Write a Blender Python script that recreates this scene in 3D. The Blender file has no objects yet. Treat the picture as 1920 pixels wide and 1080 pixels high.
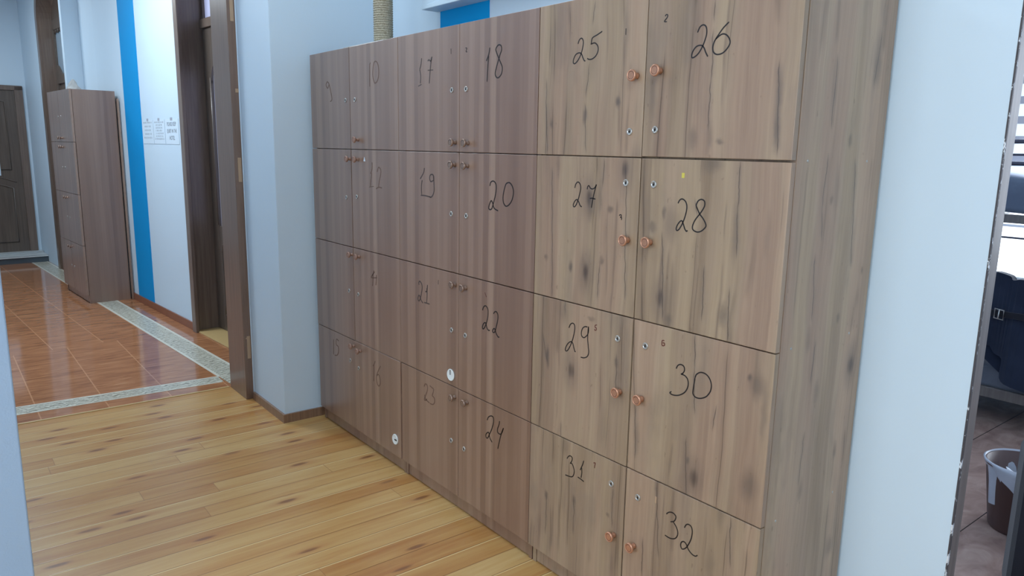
import bpy, bmesh, math, random
from mathutils import Vector, Matrix
random.seed(7)
scene = bpy.context.scene
COL = scene.collection
PI = math.pi

# ---------------------------------------------------------------- camera
FPX = 1394.96
cam_d = bpy.data.cameras.new('camera')
cam = bpy.data.objects.new('camera', cam_d)
COL.objects.link(cam)
cam_d.sensor_fit = 'HORIZONTAL'
cam_d.sensor_width = 36.0
cam_d.lens = FPX / 1920 * 36.0
cam_d.clip_start = 0.02
yaw, pitch, roll = 0.903078, 0.187084, 0.0173335
fw = Vector((-math.sin(yaw) * math.cos(pitch), math.cos(yaw) * math.cos(pitch), -math.sin(pitch)))
rt = fw.cross(Vector((0, 0, 1))).normalized()
up = rt.cross(fw)
cr, sr = math.cos(roll), math.sin(roll)
r2 = cr * rt + sr * up
u2 = -sr * rt + cr * up
mw = Matrix((r2, u2, -fw)).transposed().to_4x4()
mw.translation = Vector((0.95079, -1.54941, 1.44079))
cam.matrix_world = mw
scene.camera = cam

# ---------------------------------------------------------------- world, colour management
world = bpy.data.worlds.new('world')
scene.world = world
world.use_nodes = True
bg = world.node_tree.nodes['Background']
bg.inputs[0].default_value = (0.80, 0.90, 1.0, 1)
bg.inputs[1].default_value = 3.0
scene.view_settings.view_transform = 'Standard'
scene.view_settings.look = 'None'
scene.view_settings.exposure = -0.36
scene.view_settings.gamma = 1.0
scene.view_settings.use_curve_mapping = False

def area_light(name, loc, size, power, color, rot=(0, 0, 0), sy=None):
    d = bpy.data.lights.new(name, 'AREA')
    d.energy = power
    d.color = color
    d.shape = 'RECTANGLE'
    d.size = size
    d.size_y = sy if sy else size
    o = bpy.data.objects.new(name, d)
    o.location = loc
    o.rotation_euler = rot
    COL.objects.link(o)
    return o

COOL = (0.78, 0.91, 1.0)
# daylight through the big window on the wall behind the camera
area_light('window_daylight', (0.5, -4.15, 1.7), 2.8, 75, (0.80, 0.91, 1.0), (-PI / 2, 0, PI), 1.7)
# unseen ceiling lamps added to light the rooms: their panels are built further down
area_light('added_room_light', (1.3, -1.7, 3.13), 0.6, 42, COOL)
area_light('added_corridor_light', (-2.2, -0.75, 3.13), 0.6, 20, COOL)
area_light('added_hall_light', (-5.0, -1.1, 3.13), 0.6, 72, COOL)
area_light('added_hall_end_light', (-7.9, -1.35, 3.13), 0.6, 30, COOL)
# lamp of the side room behind the glazed hall door
area_light('side_room_lamp_light', (-4.3, 1.3, 2.9), 0.5, 45, (0.95, 0.95, 1.0))
# daylight through the bedroom window
area_light('bedroom_daylight', (0.1, 3.80, 1.6), 1.9, 170, (0.80, 0.88, 1.0), (PI / 2, 0, PI), 1.4)

# ---------------------------------------------------------------- helpers
def s2l(c):
    c = c / 255.0
    return c / 12.92 if c <= 0.04045 else ((c + 0.055) / 1.055) ** 2.4

def rgb(r, g, b):
    return (s2l(r), s2l(g), s2l(b), 1.0)

class NT:
    def __init__(self, name):
        self.m = bpy.data.materials.new(name)
        self.m.use_nodes = True
        self.t = self.m.node_tree
        self.b = self.t.nodes['Principled BSDF']
    def put(self, sock, v):
        if isinstance(v, bpy.types.NodeSocket):
            self.t.links.new(v, sock)
        else:
            sock.default_value = v
    def node(self, typ, ins=None, out=0, **props):
        n = self.t.nodes.new(typ)
        for k, v in props.items():
            setattr(n, k, v)
        for k, v in (ins or {}).items():
            self.put(n.inputs[k], v)
        return n.outputs[out]
    def math(self, op, a, b=0.0, c=0.0, clamp=False):
        n = self.t.nodes.new('ShaderNodeMath')
        n.operation = op
        n.use_clamp = clamp
        self.put(n.inputs[0], a)
        self.put(n.inputs[1], b)
        if op in ('MULTIPLY_ADD', 'WRAP', 'SMOOTH_MIN', 'COMPARE'):
            self.put(n.inputs[2], c)
        return n.outputs[0]
    def coords(self, kind='Object'):
        return self.node('ShaderNodeTexCoord', out=kind)
    def sep(self, v):
        n = self.t.nodes.new('ShaderNodeSeparateXYZ')
        self.t.links.new(v, n.inputs[0])
        return n.outputs
    def comb(self, x, y, z):
        return self.node('ShaderNodeCombineXYZ', {0: x, 1: y, 2: z})
    def noise(self, vec, scale=1.0, detail=3.0, rough=0.5, dist=0.0):
        return self.node('ShaderNodeTexNoise', {'Vector': vec, 'Scale': scale, 'Detail': detail, 'Roughness': rough, 'Distortion': dist})
    def ramp(self, fac, stops, interp='LINEAR'):
        n = self.t.nodes.new('ShaderNodeValToRGB')
        n.color_ramp.interpolation = interp
        e = n.color_ramp.elements
        while len(e) < len(stops):
            e.new(0.5)
        for el, (p, c) in zip(e, stops):
            el.position = p
            el.color = c if len(c) == 4 else (*c, 1)
        self.t.links.new(fac, n.inputs[0])
        return n.outputs[0]
    def step(self, v, lo, hi):
        n = self.t.nodes.new('ShaderNodeMapRange')
        n.interpolation_type = 'SMOOTHSTEP'
        self.put(n.inputs['Value'], v)
        n.inputs['From Min'].default_value = lo
        n.inputs['From Max'].default_value = hi
        return n.outputs['Result']
    def mix(self, fac, a, b, mode='MIX'):
        n = self.t.nodes.new('ShaderNodeMix')
        n.data_type = 'RGBA'
        n.blend_type = mode
        self.put(n.inputs[0], fac)
        self.put(n.inputs[6], a)
        self.put(n.inputs[7], b)
        return n.outputs[2]
    def bump(self, h, strength=0.2, dist=0.002):
        self.t.links.new(self.node('ShaderNodeBump', {'Height': h, 'Strength': strength, 'Distance': dist}), self.b.inputs['Normal'])
    def base(self, v):
        self.put(self.b.inputs['Base Color'], v)
    def set(self, rough=0.5, metal=0.0, spec=0.5):
        self.put(self.b.inputs['Roughness'], rough)
        self.put(self.b.inputs['Metallic'], metal)
        self.put(self.b.inputs['Specular IOR Level'], spec)

def plain(name, col, rough=0.5, metal=0.0, spec=0.5, var=0.06, scale=20.0, bump=0.0):
    """A painted or moulded surface: one colour with a little procedural variation."""
    n = NT(name)
    co = n.coords()
    f = n.noise(co, scale, 4)
    dark = tuple(c * (1 - var) for c in col[:3]) + (1,)
    lite = tuple(min(1, c * (1 + var)) for c in col[:3]) + (1,)
    n.base(n.mix(f, dark, lite))
    n.set(rough, metal, spec)
    if bump:
        n.bump(n.noise(co, scale * 4, 3), bump)
    return n.m

class MB:
    def __init__(self):
        self.bm = bmesh.new()
    def box(self, x0, x1, y0, y1, z0, z1, bev=0.0, mat=0):
        r = bmesh.ops.create_cube(self.bm, size=1.0)
        vs = r['verts']
        for v in vs:
            v.co = Vector(((x0 + x1) / 2 + v.co.x * (x1 - x0), (y0 + y1) / 2 + v.co.y * (y1 - y0), (z0 + z1) / 2 + v.co.z * (z1 - z0)))
        fs = {f for v in vs for f in v.link_faces}
        for f in fs:
            f.material_index = mat
        if bev:
            es = list({e for v in vs for e in v.link_edges})
            bmesh.ops.bevel(self.bm, geom=es, offset=bev, segments=2, affect='EDGES', profile=0.5)
        return self
    def lathe(self, prof, center, axis='Z', seg=24, mat=0, a0=0.0):
        """prof: (radius, height) pairs turned about an axis through center."""
        rings = []
        for r, h in prof:
            ring = []
            for i in range(seg):
                a = a0 + 2 * PI * i / seg
                c, s = r * math.cos(a), r * math.sin(a)
                p = {'Z': (c, s, h), 'Y': (c, h, s), 'X': (h, c, s)}[axis]
                ring.append(self.bm.verts.new(Vector(center) + Vector(p)))
            rings.append(ring)
        for a, b in zip(rings, rings[1:]):
            for i in range(seg):
                f = self.bm.faces.new((a[i], a[(i + 1) % seg], b[(i + 1) % seg], b[i]))
                f.smooth = True
                f.material_index = mat
        for ring, r in ((rings[0], prof[0][0]), (rings[-1], prof[-1][0])):
            if r > 1e-5:
                f = self.bm.faces.new(ring)
                f.material_index = mat
        return self
    def tube(self, pts, r, seg=10, mat=0, closed=False):
        pts = [Vector(p) for p in pts]
        n = len(pts)
        rings = []
        for i, p in enumerate(pts):
            a = pts[(i - 1) % n] if (closed or i > 0) else p
            b = pts[(i + 1) % n] if (closed or i < n - 1) else p
            t = (b - a).normalized()
            u = t.cross(Vector((0.13, 0.27, 0.95)))
            if u.length < 1e-3:
                u = t.cross(Vector((1, 0, 0)))
            u.normalize()
            w = t.cross(u)
            rr = r[i] if isinstance(r, (list, tuple)) else r
            rings.append([self.bm.verts.new(p + rr * (math.cos(2 * PI * k / seg) * u + math.sin(2 * PI * k / seg) * w)) for k in range(seg)])
        m = n if closed else n - 1
        for i in range(m):
            a, b = rings[i], rings[(i + 1) % n]
            for k in range(seg):
                f = self.bm.faces.new((a[k], a[(k + 1) % seg], b[(k + 1) % seg], b[k]))
                f.smooth = True
                f.material_index = mat
        if not closed:
            for ring in (rings[0], rings[-1]):
                self.bm.faces.new(ring).material_index = mat
        return self
    def prism(self, outline, axis, h0, h1, mat=0):
        """outline in the plane across `axis` (X: (y,z), Y: (x,z), Z: (x,y)) swept from h0 to h1."""
        def P(a, b, h):
            return {'X': (h, a, b), 'Y': (a, h, b), 'Z': (a, b, h)}[axis]
        A = [self.bm.verts.new(P(a, b, h0)) for a, b in outline]
        B = [self.bm.verts.new(P(a, b, h1)) for a, b in outline]
        n = len(A)
        for i in range(n):
            self.bm.faces.new((A[i], A[(i + 1) % n], B[(i + 1) % n], B[i])).material_index = mat
        for loop in (A, B):
            self.bm.faces.new(loop).material_index = mat
        return self
    def ribbon(self, line, w, y0, y1):
        """a pen stroke of width w along (x, z) points, y0..y1 thick"""
        n = len(line)
        L, R_ = [], []
        for i in range(n):
            a = Vector(line[max(0, i - 1)])
            b = Vector(line[min(n - 1, i + 1)])
            t = (b - a)
            if t.length < 1e-6:
                t = Vector((1, 0))
            t.normalize()
            nn = Vector((-t.y, t.x)) * (w / 2) * (0.65 if i in (0, n - 1) else 1.0)
            p = Vector(line[i])
            L.append(p + nn)
            R_.append(p - nn)
        rows = []
        for l, r in zip(L, R_):
            rows.append([self.bm.verts.new((l.x, y0, l.y)), self.bm.verts.new((r.x, y0, r.y)), self.bm.verts.new((r.x, y1, r.y)), self.bm.verts.new((l.x, y1, l.y))])
        for a, b in zip(rows, rows[1:]):
            for k in range(4):
                self.bm.faces.new((a[k], a[(k + 1) % 4], b[(k + 1) % 4], b[k]))
        self.bm.faces.new(rows[0])
        self.bm.faces.new(rows[-1])
        return self
    def grid(self, nx, ny, fn, thick=None):
        vs = [[self.bm.verts.new(fn(i / nx, j / ny)) for i in range(nx + 1)] for j in range(ny + 1)]
        for j in range(ny):
            for i in range(nx):
                f = self.bm.faces.new((vs[j][i], vs[j][i + 1], vs[j + 1][i + 1], vs[j + 1][i]))
                f.smooth = True
        if thick:
            g = list(self.bm.faces)
            bmesh.ops.recalc_face_normals(self.bm, faces=g)
            bmesh.ops.solidify(self.bm, geom=g, thickness=thick)
        return self
    def build(self, name, mats, parent=None):
        bmesh.ops.recalc_face_normals(self.bm, faces=self.bm.faces)
        me = bpy.data.meshes.new(name)
        self.bm.to_mesh(me)
        self.bm.free()
        for m in (mats if isinstance(mats, (list, tuple)) else [mats]):
            me.materials.append(m)
        o = bpy.data.objects.new(name, me)
        COL.objects.link(o)
        if parent:
            o.parent = parent
        return o

def empty(name, loc=(0, 0, 0), rz=0.0):
    o = bpy.data.objects.new(name, None)
    o.empty_display_size = 0.1
    o.location = loc
    o.rotation_euler = (0, 0, rz)
    COL.objects.link(o)
    return o

def tag(o, label=None, cat=None, group=None, kind=None):
    for k, v in (('label', label), ('category', cat), ('group', group), ('kind', kind)):
        if v:
            o[k] = v
    return o

def smooth(pts, k=5):
    out = []
    n = len(pts)
    for i in range(n - 1):
        p0 = pts[max(0, i - 1)]; p1 = pts[i]; p2 = pts[i + 1]; p3 = pts[min(n - 1, i + 2)]
        for j in range(k):
            t = j / k
            out.append(tuple(0.5 * ((2 * p1[a]) + (-p0[a] + p2[a]) * t + (2 * p0[a] - 5 * p1[a] + 4 * p2[a] - p3[a]) * t * t + (-p0[a] + 3 * p1[a] - 3 * p2[a] + p3[a]) * t ** 3) for a in range(len(p1))))
    out.append(tuple(pts[-1]))
    return out

def text_mesh(body, size, name, mat, parent, loc, rot, sx=1.0):
    cu = bpy.data.curves.new(name, 'FONT')
    cu.body = body
    cu.size = size
    cu.align_x = 'CENTER'
    cu.align_y = 'CENTER'
    cu.extrude = 0.0003
    tmp = bpy.data.objects.new(name + '_tmp', cu)
    COL.objects.link(tmp)
    dg = bpy.context.evaluated_depsgraph_get()
    me = bpy.data.meshes.new_from_object(tmp.evaluated_get(dg))
    bpy.data.objects.remove(tmp)
    me.materials.clear()
    me.materials.append(mat)
    o = bpy.data.objects.new(name, me)
    COL.objects.link(o)
    o.location = loc
    o.rotation_euler = rot
    o.scale = (sx, 1, 1)
    if parent:
        o.parent = parent
    return o

# ---------------------------------------------------------------- materials
def wall_paint():
    n = NT('white_wall_paint')
    co = n.coords('Object')
    f = n.noise(co, 1.3, 3)
    n.base(n.mix(f, rgb(204, 222, 236), rgb(214, 230, 242)))
    n.set(0.55, 0, 0.35)
    n.bump(n.noise(co, 90, 4), 0.18, 0.0012)
    return n.m

def rough_plaster():
    n = NT('stippled_wall_paint')
    co = n.coords('Object')
    n.base(n.mix(n.noise(co, 2, 3), rgb(158, 182, 210), rgb(172, 194, 218)))
    n.set(0.7, 0, 0.3)
    n.bump(n.noise(co, 160, 3), 0.35, 0.002)
    return n.m

def laminate():
    """reddish grey-brown striped chipboard laminate, grain upright"""
    n = NT('striped_brown_laminate')
    x, y, z = n.sep(n.coords())
    s = n.math('ADD', x, n.math('MULTIPLY', y, 0.97))
    wob = n.math('MULTIPLY', n.noise(n.comb(n.math('MULTIPLY', s, 6), 0.0, n.math('MULTIPLY', z, 1.2)), 1.0, 2), 0.010)
    s2 = n.math('ADD', s, wob)
    vor = n.node('ShaderNodeTexVoronoi', {'W': n.math('MULTIPLY', s2, 30), 'Scale': 1.0}, out='Color', voronoi_dimensions='1D')
    stripe = n.math('MULTIPLY', n.sep(vor)[0], 1.0)
    wide = n.noise(n.comb(n.math('MULTIPLY', s2, 5), 0.0, n.math('MULTIPLY', z, 0.5)), 1.0, 2)
    fine = n.noise(n.comb(n.math('MULTIPLY', s2, 130), 0.0, n.math('MULTIPLY', z, 2.5)), 1.0, 4, 0.6)
    mid = n.noise(n.comb(n.math('MULTIPLY', s2, 34), 3.0, n.math('MULTIPLY', z, 0.9)), 1.0, 3, 0.6)
    f = n.math('ADD', n.math('MULTIPLY', stripe, 0.30), n.math('MULTIPLY', wide, 0.30))
    f = n.math('ADD', f, n.math('MULTIPLY', fine, 0.16))
    f = n.math('ADD', f, n.math('MULTIPLY', mid, 0.30))
    c = n.ramp(f, [(0.18, rgb(104, 78, 65)), (0.45, rgb(127, 98, 82)), (0.6, rgb(139, 110, 93)), (0.85, rgb(158, 129, 111))])
    lines = n.math('MULTIPLY', n.step(n.noise(n.comb(n.math('MULTIPLY', s2, 22), 9.0, n.math('MULTIPLY', z, 0.25)), 1.0, 1), 0.60, 0.66), 0.16)
    c = n.mix(lines, c, rgb(186, 160, 136))
    n.base(c)
    n.set(n.math('ADD', 0.30, n.math('MULTIPLY', fine, 0.1)), 0, 0.8)
    n.put(n.b.inputs['Coat Weight'], 0.7)
    n.put(n.b.inputs['Coat Roughness'], 0.34)
    n.bump(fine, 0.06, 0.001)
    return n.m

def wild_oak(name='wild_oak_laminate', feats=None, side=False):
    """beige grey oak laminate with dark cracks and knots"""
    n = NT(name)
    x, y, z = n.sep(n.coords())
    rnd = n.node('ShaderNodeObjectInfo', out='Random')
    off = n.math('MULTIPLY', rnd, 37.0)
    s = n.math('ADD', n.math('ADD', x, n.math('MULTIPLY', y, 0.97)), off)
    wx = n.noise(n.comb(n.math('MULTIPLY', s, 5), off, n.math('MULTIPLY', z, 2.6)), 1.0, 3, 0.5)
    s2 = n.math('ADD', s, n.math('MULTIPLY', n.math('SUBTRACT', wx, 0.5), 0.035))
    fine = n.noise(n.comb(n.math('MULTIPLY', s2, 120), off, n.math('MULTIPLY', z, 3)), 1.0, 5, 0.65)
    wide = n.noise(n.comb(n.math('MULTIPLY', s2, 9), off, n.math('MULTIPLY', z, 0.8)), 1.0, 3, 0.6)
    band = n.sep(n.node('ShaderNodeTexVoronoi', {'W': n.math('MULTIPLY', s2, 13), 'Scale': 1.0}, out='Color', voronoi_dimensions='1D'))[0]
    f = n.math('ADD', n.math('MULTIPLY', wide, 0.55), n.math('MULTIPLY', fine, 0.36))
    f = n.math('ADD', f, n.math('MULTIPLY', band, 0.12))
    f = n.math('SUBTRACT', f, 0.04)
    stops = [(0.25, (130, 110, 92)), (0.42, (152, 131, 112)), (0.56, (166, 145, 123)), (0.75, (180, 160, 138))]
    side_light_lift = 1.07 if side else 1.0  # side panel's oak painted lighter, standing in for light falling on it
    c = n.ramp(f, [(p_, rgb(q[0] * side_light_lift, q[1] * side_light_lift * 0.985, q[2] * side_light_lift * 0.97)) for p_, q in stops])
    hue = n.noise(n.comb(n.math('MULTIPLY', s2, 11), n.math('ADD', off, 50.0), n.math('MULTIPLY', z, 0.9)), 1.0, 2)
    c = n.mix(n.math('MULTIPLY', n.step(hue, 0.45, 0.62), 0.55), c, (1.0, 0.90, 0.92, 1), 'MULTIPLY')
    c = n.mix(n.math('MULTIPLY', n.math('SUBTRACT', 1.0, n.step(hue, 0.36, 0.5)), 0.5), c, (0.98, 0.99, 0.90, 1), 'MULTIPLY')
    # grey smoky areas
    sm = n.step(n.noise(n.comb(n.math('MULTIPLY', s2, 7), n.math('ADD', off, 5.0), n.math('MULTIPLY', z, 2.2)), 1.0, 4, 0.6), 0.53, 0.72)
    c = n.mix(n.math('MULTIPLY', sm, 0.38), c, rgb(118, 104, 94))
    # long thin cracks
    cn = n.noise(n.comb(n.math('MULTIPLY', s2, 7.5), n.math('ADD', off, 11.0), n.math('MULTIPLY', z, 0.22)), 1.0, 1.0, 0.4)
    ridge = n.math('ABSOLUTE', n.math('SUBTRACT', cn, 0.5))
    crack = n.math('SUBTRACT', 1.0, n.step(ridge, 0.0, 0.007))
    halo = n.math('SUBTRACT', 1.0, n.step(ridge, 0.0, 0.05))
    cm = n.step(n.noise(n.comb(n.math('MULTIPLY', s, 6), n.math('ADD', off, 20.0), n.math('MULTIPLY', z, 3.2)), 1.0, 2), 0.44, 0.58)
    c = n.mix(n.math('MULTIPLY', n.math('MULTIPLY', halo, cm), 0.26), c, rgb(104, 84, 70))
    c = n.mix(n.math('MULTIPLY', n.math('MULTIPLY', crack, cm), 0.55), c, rgb(62, 48, 42))
    c2 = n.noise(n.comb(n.math('MULTIPLY', s2, 16), n.math('ADD', off, 31.0), n.math('MULTIPLY', z, 0.3)), 1.0, 1.0, 0.4)
    ridge2 = n.math('ABSOLUTE', n.math('SUBTRACT', c2, 0.47))
    cm2 = n.step(n.noise(n.comb(n.math('MULTIPLY', s, 9), n.math('ADD', off, 40.0), n.math('MULTIPLY', z, 4.0)), 1.0, 2), 0.50, 0.62)
    c = n.mix(n.math('MULTIPLY', n.math('MULTIPLY', n.math('SUBTRACT', 1.0, n.step(ridge2, 0.0, 0.03)), cm2), 0.38), c, rgb(92, 76, 66))
    # knots
    vec = n.comb(n.math('ADD', n.math('MULTIPLY', s, 7.0), n.math('MULTIPLY', fine, 0.25)), n.math('MULTIPLY', z, 3.6), 0.0)
    dn = n.t.nodes.new('ShaderNodeTexVoronoi')
    dn.voronoi_dimensions = '2D'
    n.t.links.new(vec, dn.inputs['Vector'])
    dn.inputs['Scale'].default_value = 1.0
    keep = n.step(n.sep(dn.outputs['Color'])[0], 0.88, 0.92)
    kn = n.math('SUBTRACT', 1.0, n.step(dn.outputs['Distance'], 0.02, 0.13))
    kh = n.math('SUBTRACT', 1.0, n.step(dn.outputs['Distance'], 0.05, 0.34))
    c = n.mix(n.math('MULTIPLY', n.math('MULTIPLY', kh, keep), 0.45), c, rgb(108, 92, 84))
    c = n.mix(n.math('MULTIPLY', n.math('MULTIPLY', kn, keep), 0.70), c, rgb(72, 60, 56))
    if feats:
        a = y if side else x
        wob = n.math('MULTIPLY', n.math('SUBTRACT', n.noise(n.comb(n.math('MULTIPLY', a, 14), 0.0, n.math('MULTIPLY', z, 16)), 1.0, 3), 0.5), 0.016)
        wz = n.math('MULTIPLY', n.math('SUBTRACT', n.noise(n.comb(n.math('MULTIPLY', a, 30), 5.0, n.math('MULTIPLY', z, 30)), 1.0, 3), 0.5), 0.030)
        aw = n.math('ADD', a, wob)
        zw = n.math('ADD', z, wz)
        streak = n.math('ADD', 0.25, n.math('MULTIPLY', fine, 1.5))
        for x0, z0, x1, z1 in feats[0]:
            if z0 < z1:
                x0, z0, x1, z1 = x1, z1, x0, z0
            k = (x0 - x1) / max(z0 - z1, 1e-4)
            d = n.math('ABSOLUTE', n.math('SUBTRACT', aw, n.math('MULTIPLY_ADD', z, k, x1 - k * z1)))
            ends = n.math('MULTIPLY', n.step(z, z1 - 0.012, z1 + 0.02), n.math('SUBTRACT', 1.0, n.step(z, z0 - 0.02, z0 + 0.012)))
            c = n.mix(n.math('MULTIPLY', n.math('MULTIPLY', n.math('SUBTRACT', 1.0, n.step(d, 0.0, 0.016)), ends), 0.22), c, rgb(98, 88, 84))
            c = n.mix(n.math('MULTIPLY', n.math('MULTIPLY', n.math('SUBTRACT', 1.0, n.step(d, 0.0002, 0.0022)), ends), 0.72), c, rgb(66, 54, 50))
        for xc, zc, ra, rb, st in feats[1]:
            dx = n.math('MULTIPLY', n.math('SUBTRACT', aw, xc), 1 / ra)
            dz = n.math('MULTIPLY', n.math('SUBTRACT', zw, zc), 1 / rb)
            dd = n.math('SQRT', n.math('ADD', n.math('MULTIPLY', dx, dx), n.math('MULTIPLY', dz, dz)))
            m_ = n.math('MULTIPLY', n.math('SUBTRACT', 1.0, n.step(dd, 0.15, 1.9)), streak, clamp=True)
            c = n.mix(n.math('MULTIPLY', m_, st * 0.8), c, rgb(84, 74, 70))
    specks = n.step(n.noise(n.comb(n.math('MULTIPLY', s, 90), off, n.math('MULTIPLY', z, 34)), 1.0, 2), 0.70, 0.78)
    c = n.mix(n.math('MULTIPLY', specks, 0.35), c, rgb(96, 74, 60))
    n.base(c)
    n.set(0.38, 0, 0.55)
    n.bump(fine, 0.08, 0.001)
    return n.m

def pine_floor():
    n = NT('varnished_pine_boards')
    x, y, z = n.sep(n.coords())
    W = 0.0985
    bx = n.math('DIVIDE', n.math('ADD', x, 0.012), W)
    idx = n.math('FLOOR', bx)
    fx = n.math('FRACT', bx)
    r1 = n.node('ShaderNodeTexWhiteNoise', {'W': idx}, out='Value', noise_dimensions='1D')
    ly = n.math('ADD', n.math('DIVIDE', y, 3.4), n.math('MULTIPLY', r1, 7.0))
    seg = n.math('FLOOR', ly)
    fy = n.math('FRACT', ly)
    cell = n.node('ShaderNodeTexWhiteNoise', {'Vector': n.comb(idx, seg, 0.0)}, out='Value', noise_dimensions='3D')
    cell2 = n.node('ShaderNodeTexWhiteNoise', {'Vector': n.comb(idx, seg, 4.0)}, out='Value', noise_dimensions='3D')
    o2 = n.math('MULTIPLY', cell, 50)
    grain = n.noise(n.comb(n.math('MULTIPLY', x, 42), n.math('MULTIPLY', y, 2.0), o2), 1.0, 4, 0.6, 0.7)
    broad = n.noise(n.comb(n.math('MULTIPLY', x, 9), n.math('MULTIPLY', y, 1.1), o2), 1.0, 3, 0.5, 0.4)
    f = n.math('ADD', n.math('MULTIPLY', grain, 0.42), n.math('MULTIPLY', broad, 0.42))
    f = n.math('ADD', f, n.math('MULTIPLY', n.math('SUBTRACT', cell2, 0.5), 0.20))
    c = n.ramp(f, [(0.22, rgb(172, 116, 62)), (0.40, rgb(190, 144, 86)), (0.55, rgb(200, 161, 104)), (0.72, rgb(212, 182, 128))])
    # knots
    vec = n.comb(n.math('MULTIPLY', x, 10.0), n.math('MULTIPLY', y, 2.7), 0.0)
    vec = n.node('ShaderNodeVectorMath', {0: vec, 1: n.comb(n.math('MULTIPLY', grain, 0.25), 0.0, 0.0)}, operation='ADD')
    dn = n.t.nodes.new('ShaderNodeTexVoronoi')
    dn.voronoi_dimensions = '2D'
    n.t.links.new(vec, dn.inputs['Vector'])
    dn.inputs['Scale'].default_value = 1.0
    keep = n.step(n.sep(dn.outputs['Color'])[0], 0.60, 0.64)
    kn = n.math('SUBTRACT', 1.0, n.step(dn.outputs['Distance'], 0.05, 0.15))
    kh = n.math('SUBTRACT', 1.0, n.step(dn.outputs['Distance'], 0.05, 0.36))
    c = n.mix(n.math('MULTIPLY', n.math('MULTIPLY', kh, keep), 0.45), c, rgb(176, 112, 62))
    c = n.mix(n.math('MULTIPLY', n.math('MULTIPLY', n.math('MULTIPLY', kn, n.math('ADD', 0.35, grain)), keep), 0.85), c, rgb(112, 66, 42))
    # resin streaks
    st = n.step(n.noise(n.comb(n.math('MULTIPLY', x, 30), n.math('MULTIPLY', y, 3.0), 7.0), 1.0, 3, 0.6, 0.4), 0.62, 0.74)
    c = n.mix(n.math('MULTIPLY', st, 0.45), c, rgb(172, 104, 56))
    # seams between boards: some dark, some with a bevel highlight painted in pale
    d = n.math('MULTIPLY', n.math('MINIMUM', fx, n.math('SUBTRACT', 1.0, fx)), W)
    seam = n.math('SUBTRACT', 1.0, n.step(d, 0.0008, 0.0030))
    pale = n.math('SUBTRACT', 1.0, n.step(n.math('MULTIPLY', fx, W), 0.003, 0.008))
    c = n.mix(n.math('MULTIPLY', n.math('MULTIPLY', pale, n.step(r1, 0.3, 0.5)), 0.75), c, rgb(246, 224, 164))
    sd = n.math('MULTIPLY', seam, n.math('ADD', 0.45, n.math('MULTIPLY', n.noise(n.comb(idx, n.math('MULTIPLY', y, 2.2), 0.0), 1.0, 2), 0.7)))
    c = n.mix(sd, c, rgb(132, 84, 44))
    ey = n.math('MULTIPLY', n.math('MINIMUM', fy, n.math('SUBTRACT', 1.0, fy)), 3.4)
    endj = n.math('SUBTRACT', 1.0, n.step(ey, 0.0006, 0.002))
    c = n.mix(n.math('MULTIPLY', endj, 0.6), c, rgb(140, 92, 52))
    n.base(c)
    n.set(n.math('ADD', 0.26, n.math('MULTIPLY', broad, 0.14)), 0, 0.5)
    n.bump(n.math('SUBTRACT', n.math('MULTIPLY', grain, 0.2), seam), 0.25, 0.0015)
    return n.m

def terracotta(name, jx, jy, ox, oy):
    """glazed terracotta tiles; joints every jx along x and jy along y"""
    n = NT(name)
    x, y, z = n.sep(n.coords())
    gx = n.math('DIVIDE', n.math('SUBTRACT', x, ox), jx)
    gy = n.math('DIVIDE', n.math('SUBTRACT', y, oy), jy)
    fx = n.math('FRACT', gx)
    fy = n.math('FRACT', gy)
    cell = n.node('ShaderNodeTexWhiteNoise', {'Vector': n.comb(n.math('FLOOR', gx), n.math('FLOOR', gy), 0.0)}, out='Value', noise_dimensions='3D')
    st = n.noise(n.comb(n.math('MULTIPLY', x, 34), n.math('MULTIPLY', y, 5), n.math('MULTIPLY', cell, 9)), 1.0, 4, 0.6, 0.6)
    f = n.math('ADD', st, n.math('MULTIPLY', n.math('SUBTRACT', cell, 0.5), 0.10))
    c = n.ramp(f, [(0.28, rgb(142, 90, 60)), (0.48, rgb(168, 112, 76)), (0.60, rgb(180, 122, 84)), (0.76, rgb(198, 146, 106))])
    dx = n.math('MULTIPLY', n.math('MINIMUM', fx, n.math('SUBTRACT', 1.0, fx)), jx)
    dy = n.math('MULTIPLY', n.math('MINIMUM', fy, n.math('SUBTRACT', 1.0, fy)), jy)
    lx = n.math('MULTIPLY', n.math('SUBTRACT', 1.0, n.step(dx, 0.001, 0.003)), 0.12)
    ly = n.math('SUBTRACT', 1.0, n.step(dy, 0.0018, 0.0045))
    j = n.math('MAXIMUM', lx, ly)
    c = n.mix(n.math('MULTIPLY', j, 0.8), c, rgb(206, 148, 108))
    n.base(c)
    n.set(n.math('ADD', 0.05, n.math('MULTIPLY', st, 0.09)), 0, 0.7)
    n.bump(n.math('ADD', n.math('MULTIPLY', st, 0.15), n.math('MULTIPLY', j, -0.5)), 0.06, 0.001)
    return n.m

def border_tile():
    n = NT('ornate_border_tile')
    x, y, z = n.sep(n.coords())
    v = n.comb(n.math('MULTIPLY', x, 26), n.math('MULTIPLY', y, 26), 0.0)
    a = n.noise(v, 1.0, 4, 0.7, 3.0)
    b = n.node('ShaderNodeTexWave', {'Vector': v, 'Scale': 0.5, 'Distortion': 9.0, 'Detail': 3.0, 'Detail Scale': 1.2}, out='Fac')
    f = n.math('ADD', n.math('MULTIPLY', a, 0.6), n.math('MULTIPLY', b, 0.4))
    n.base(n.ramp(f, [(0.32, rgb(128, 122, 108)), (0.46, rgb(182, 176, 158)), (0.6, rgb(214, 208, 190))]))
    n.set(0.25, 0, 0.5)
    n.bump(f, 0.2, 0.001)
    return n.m

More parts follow.
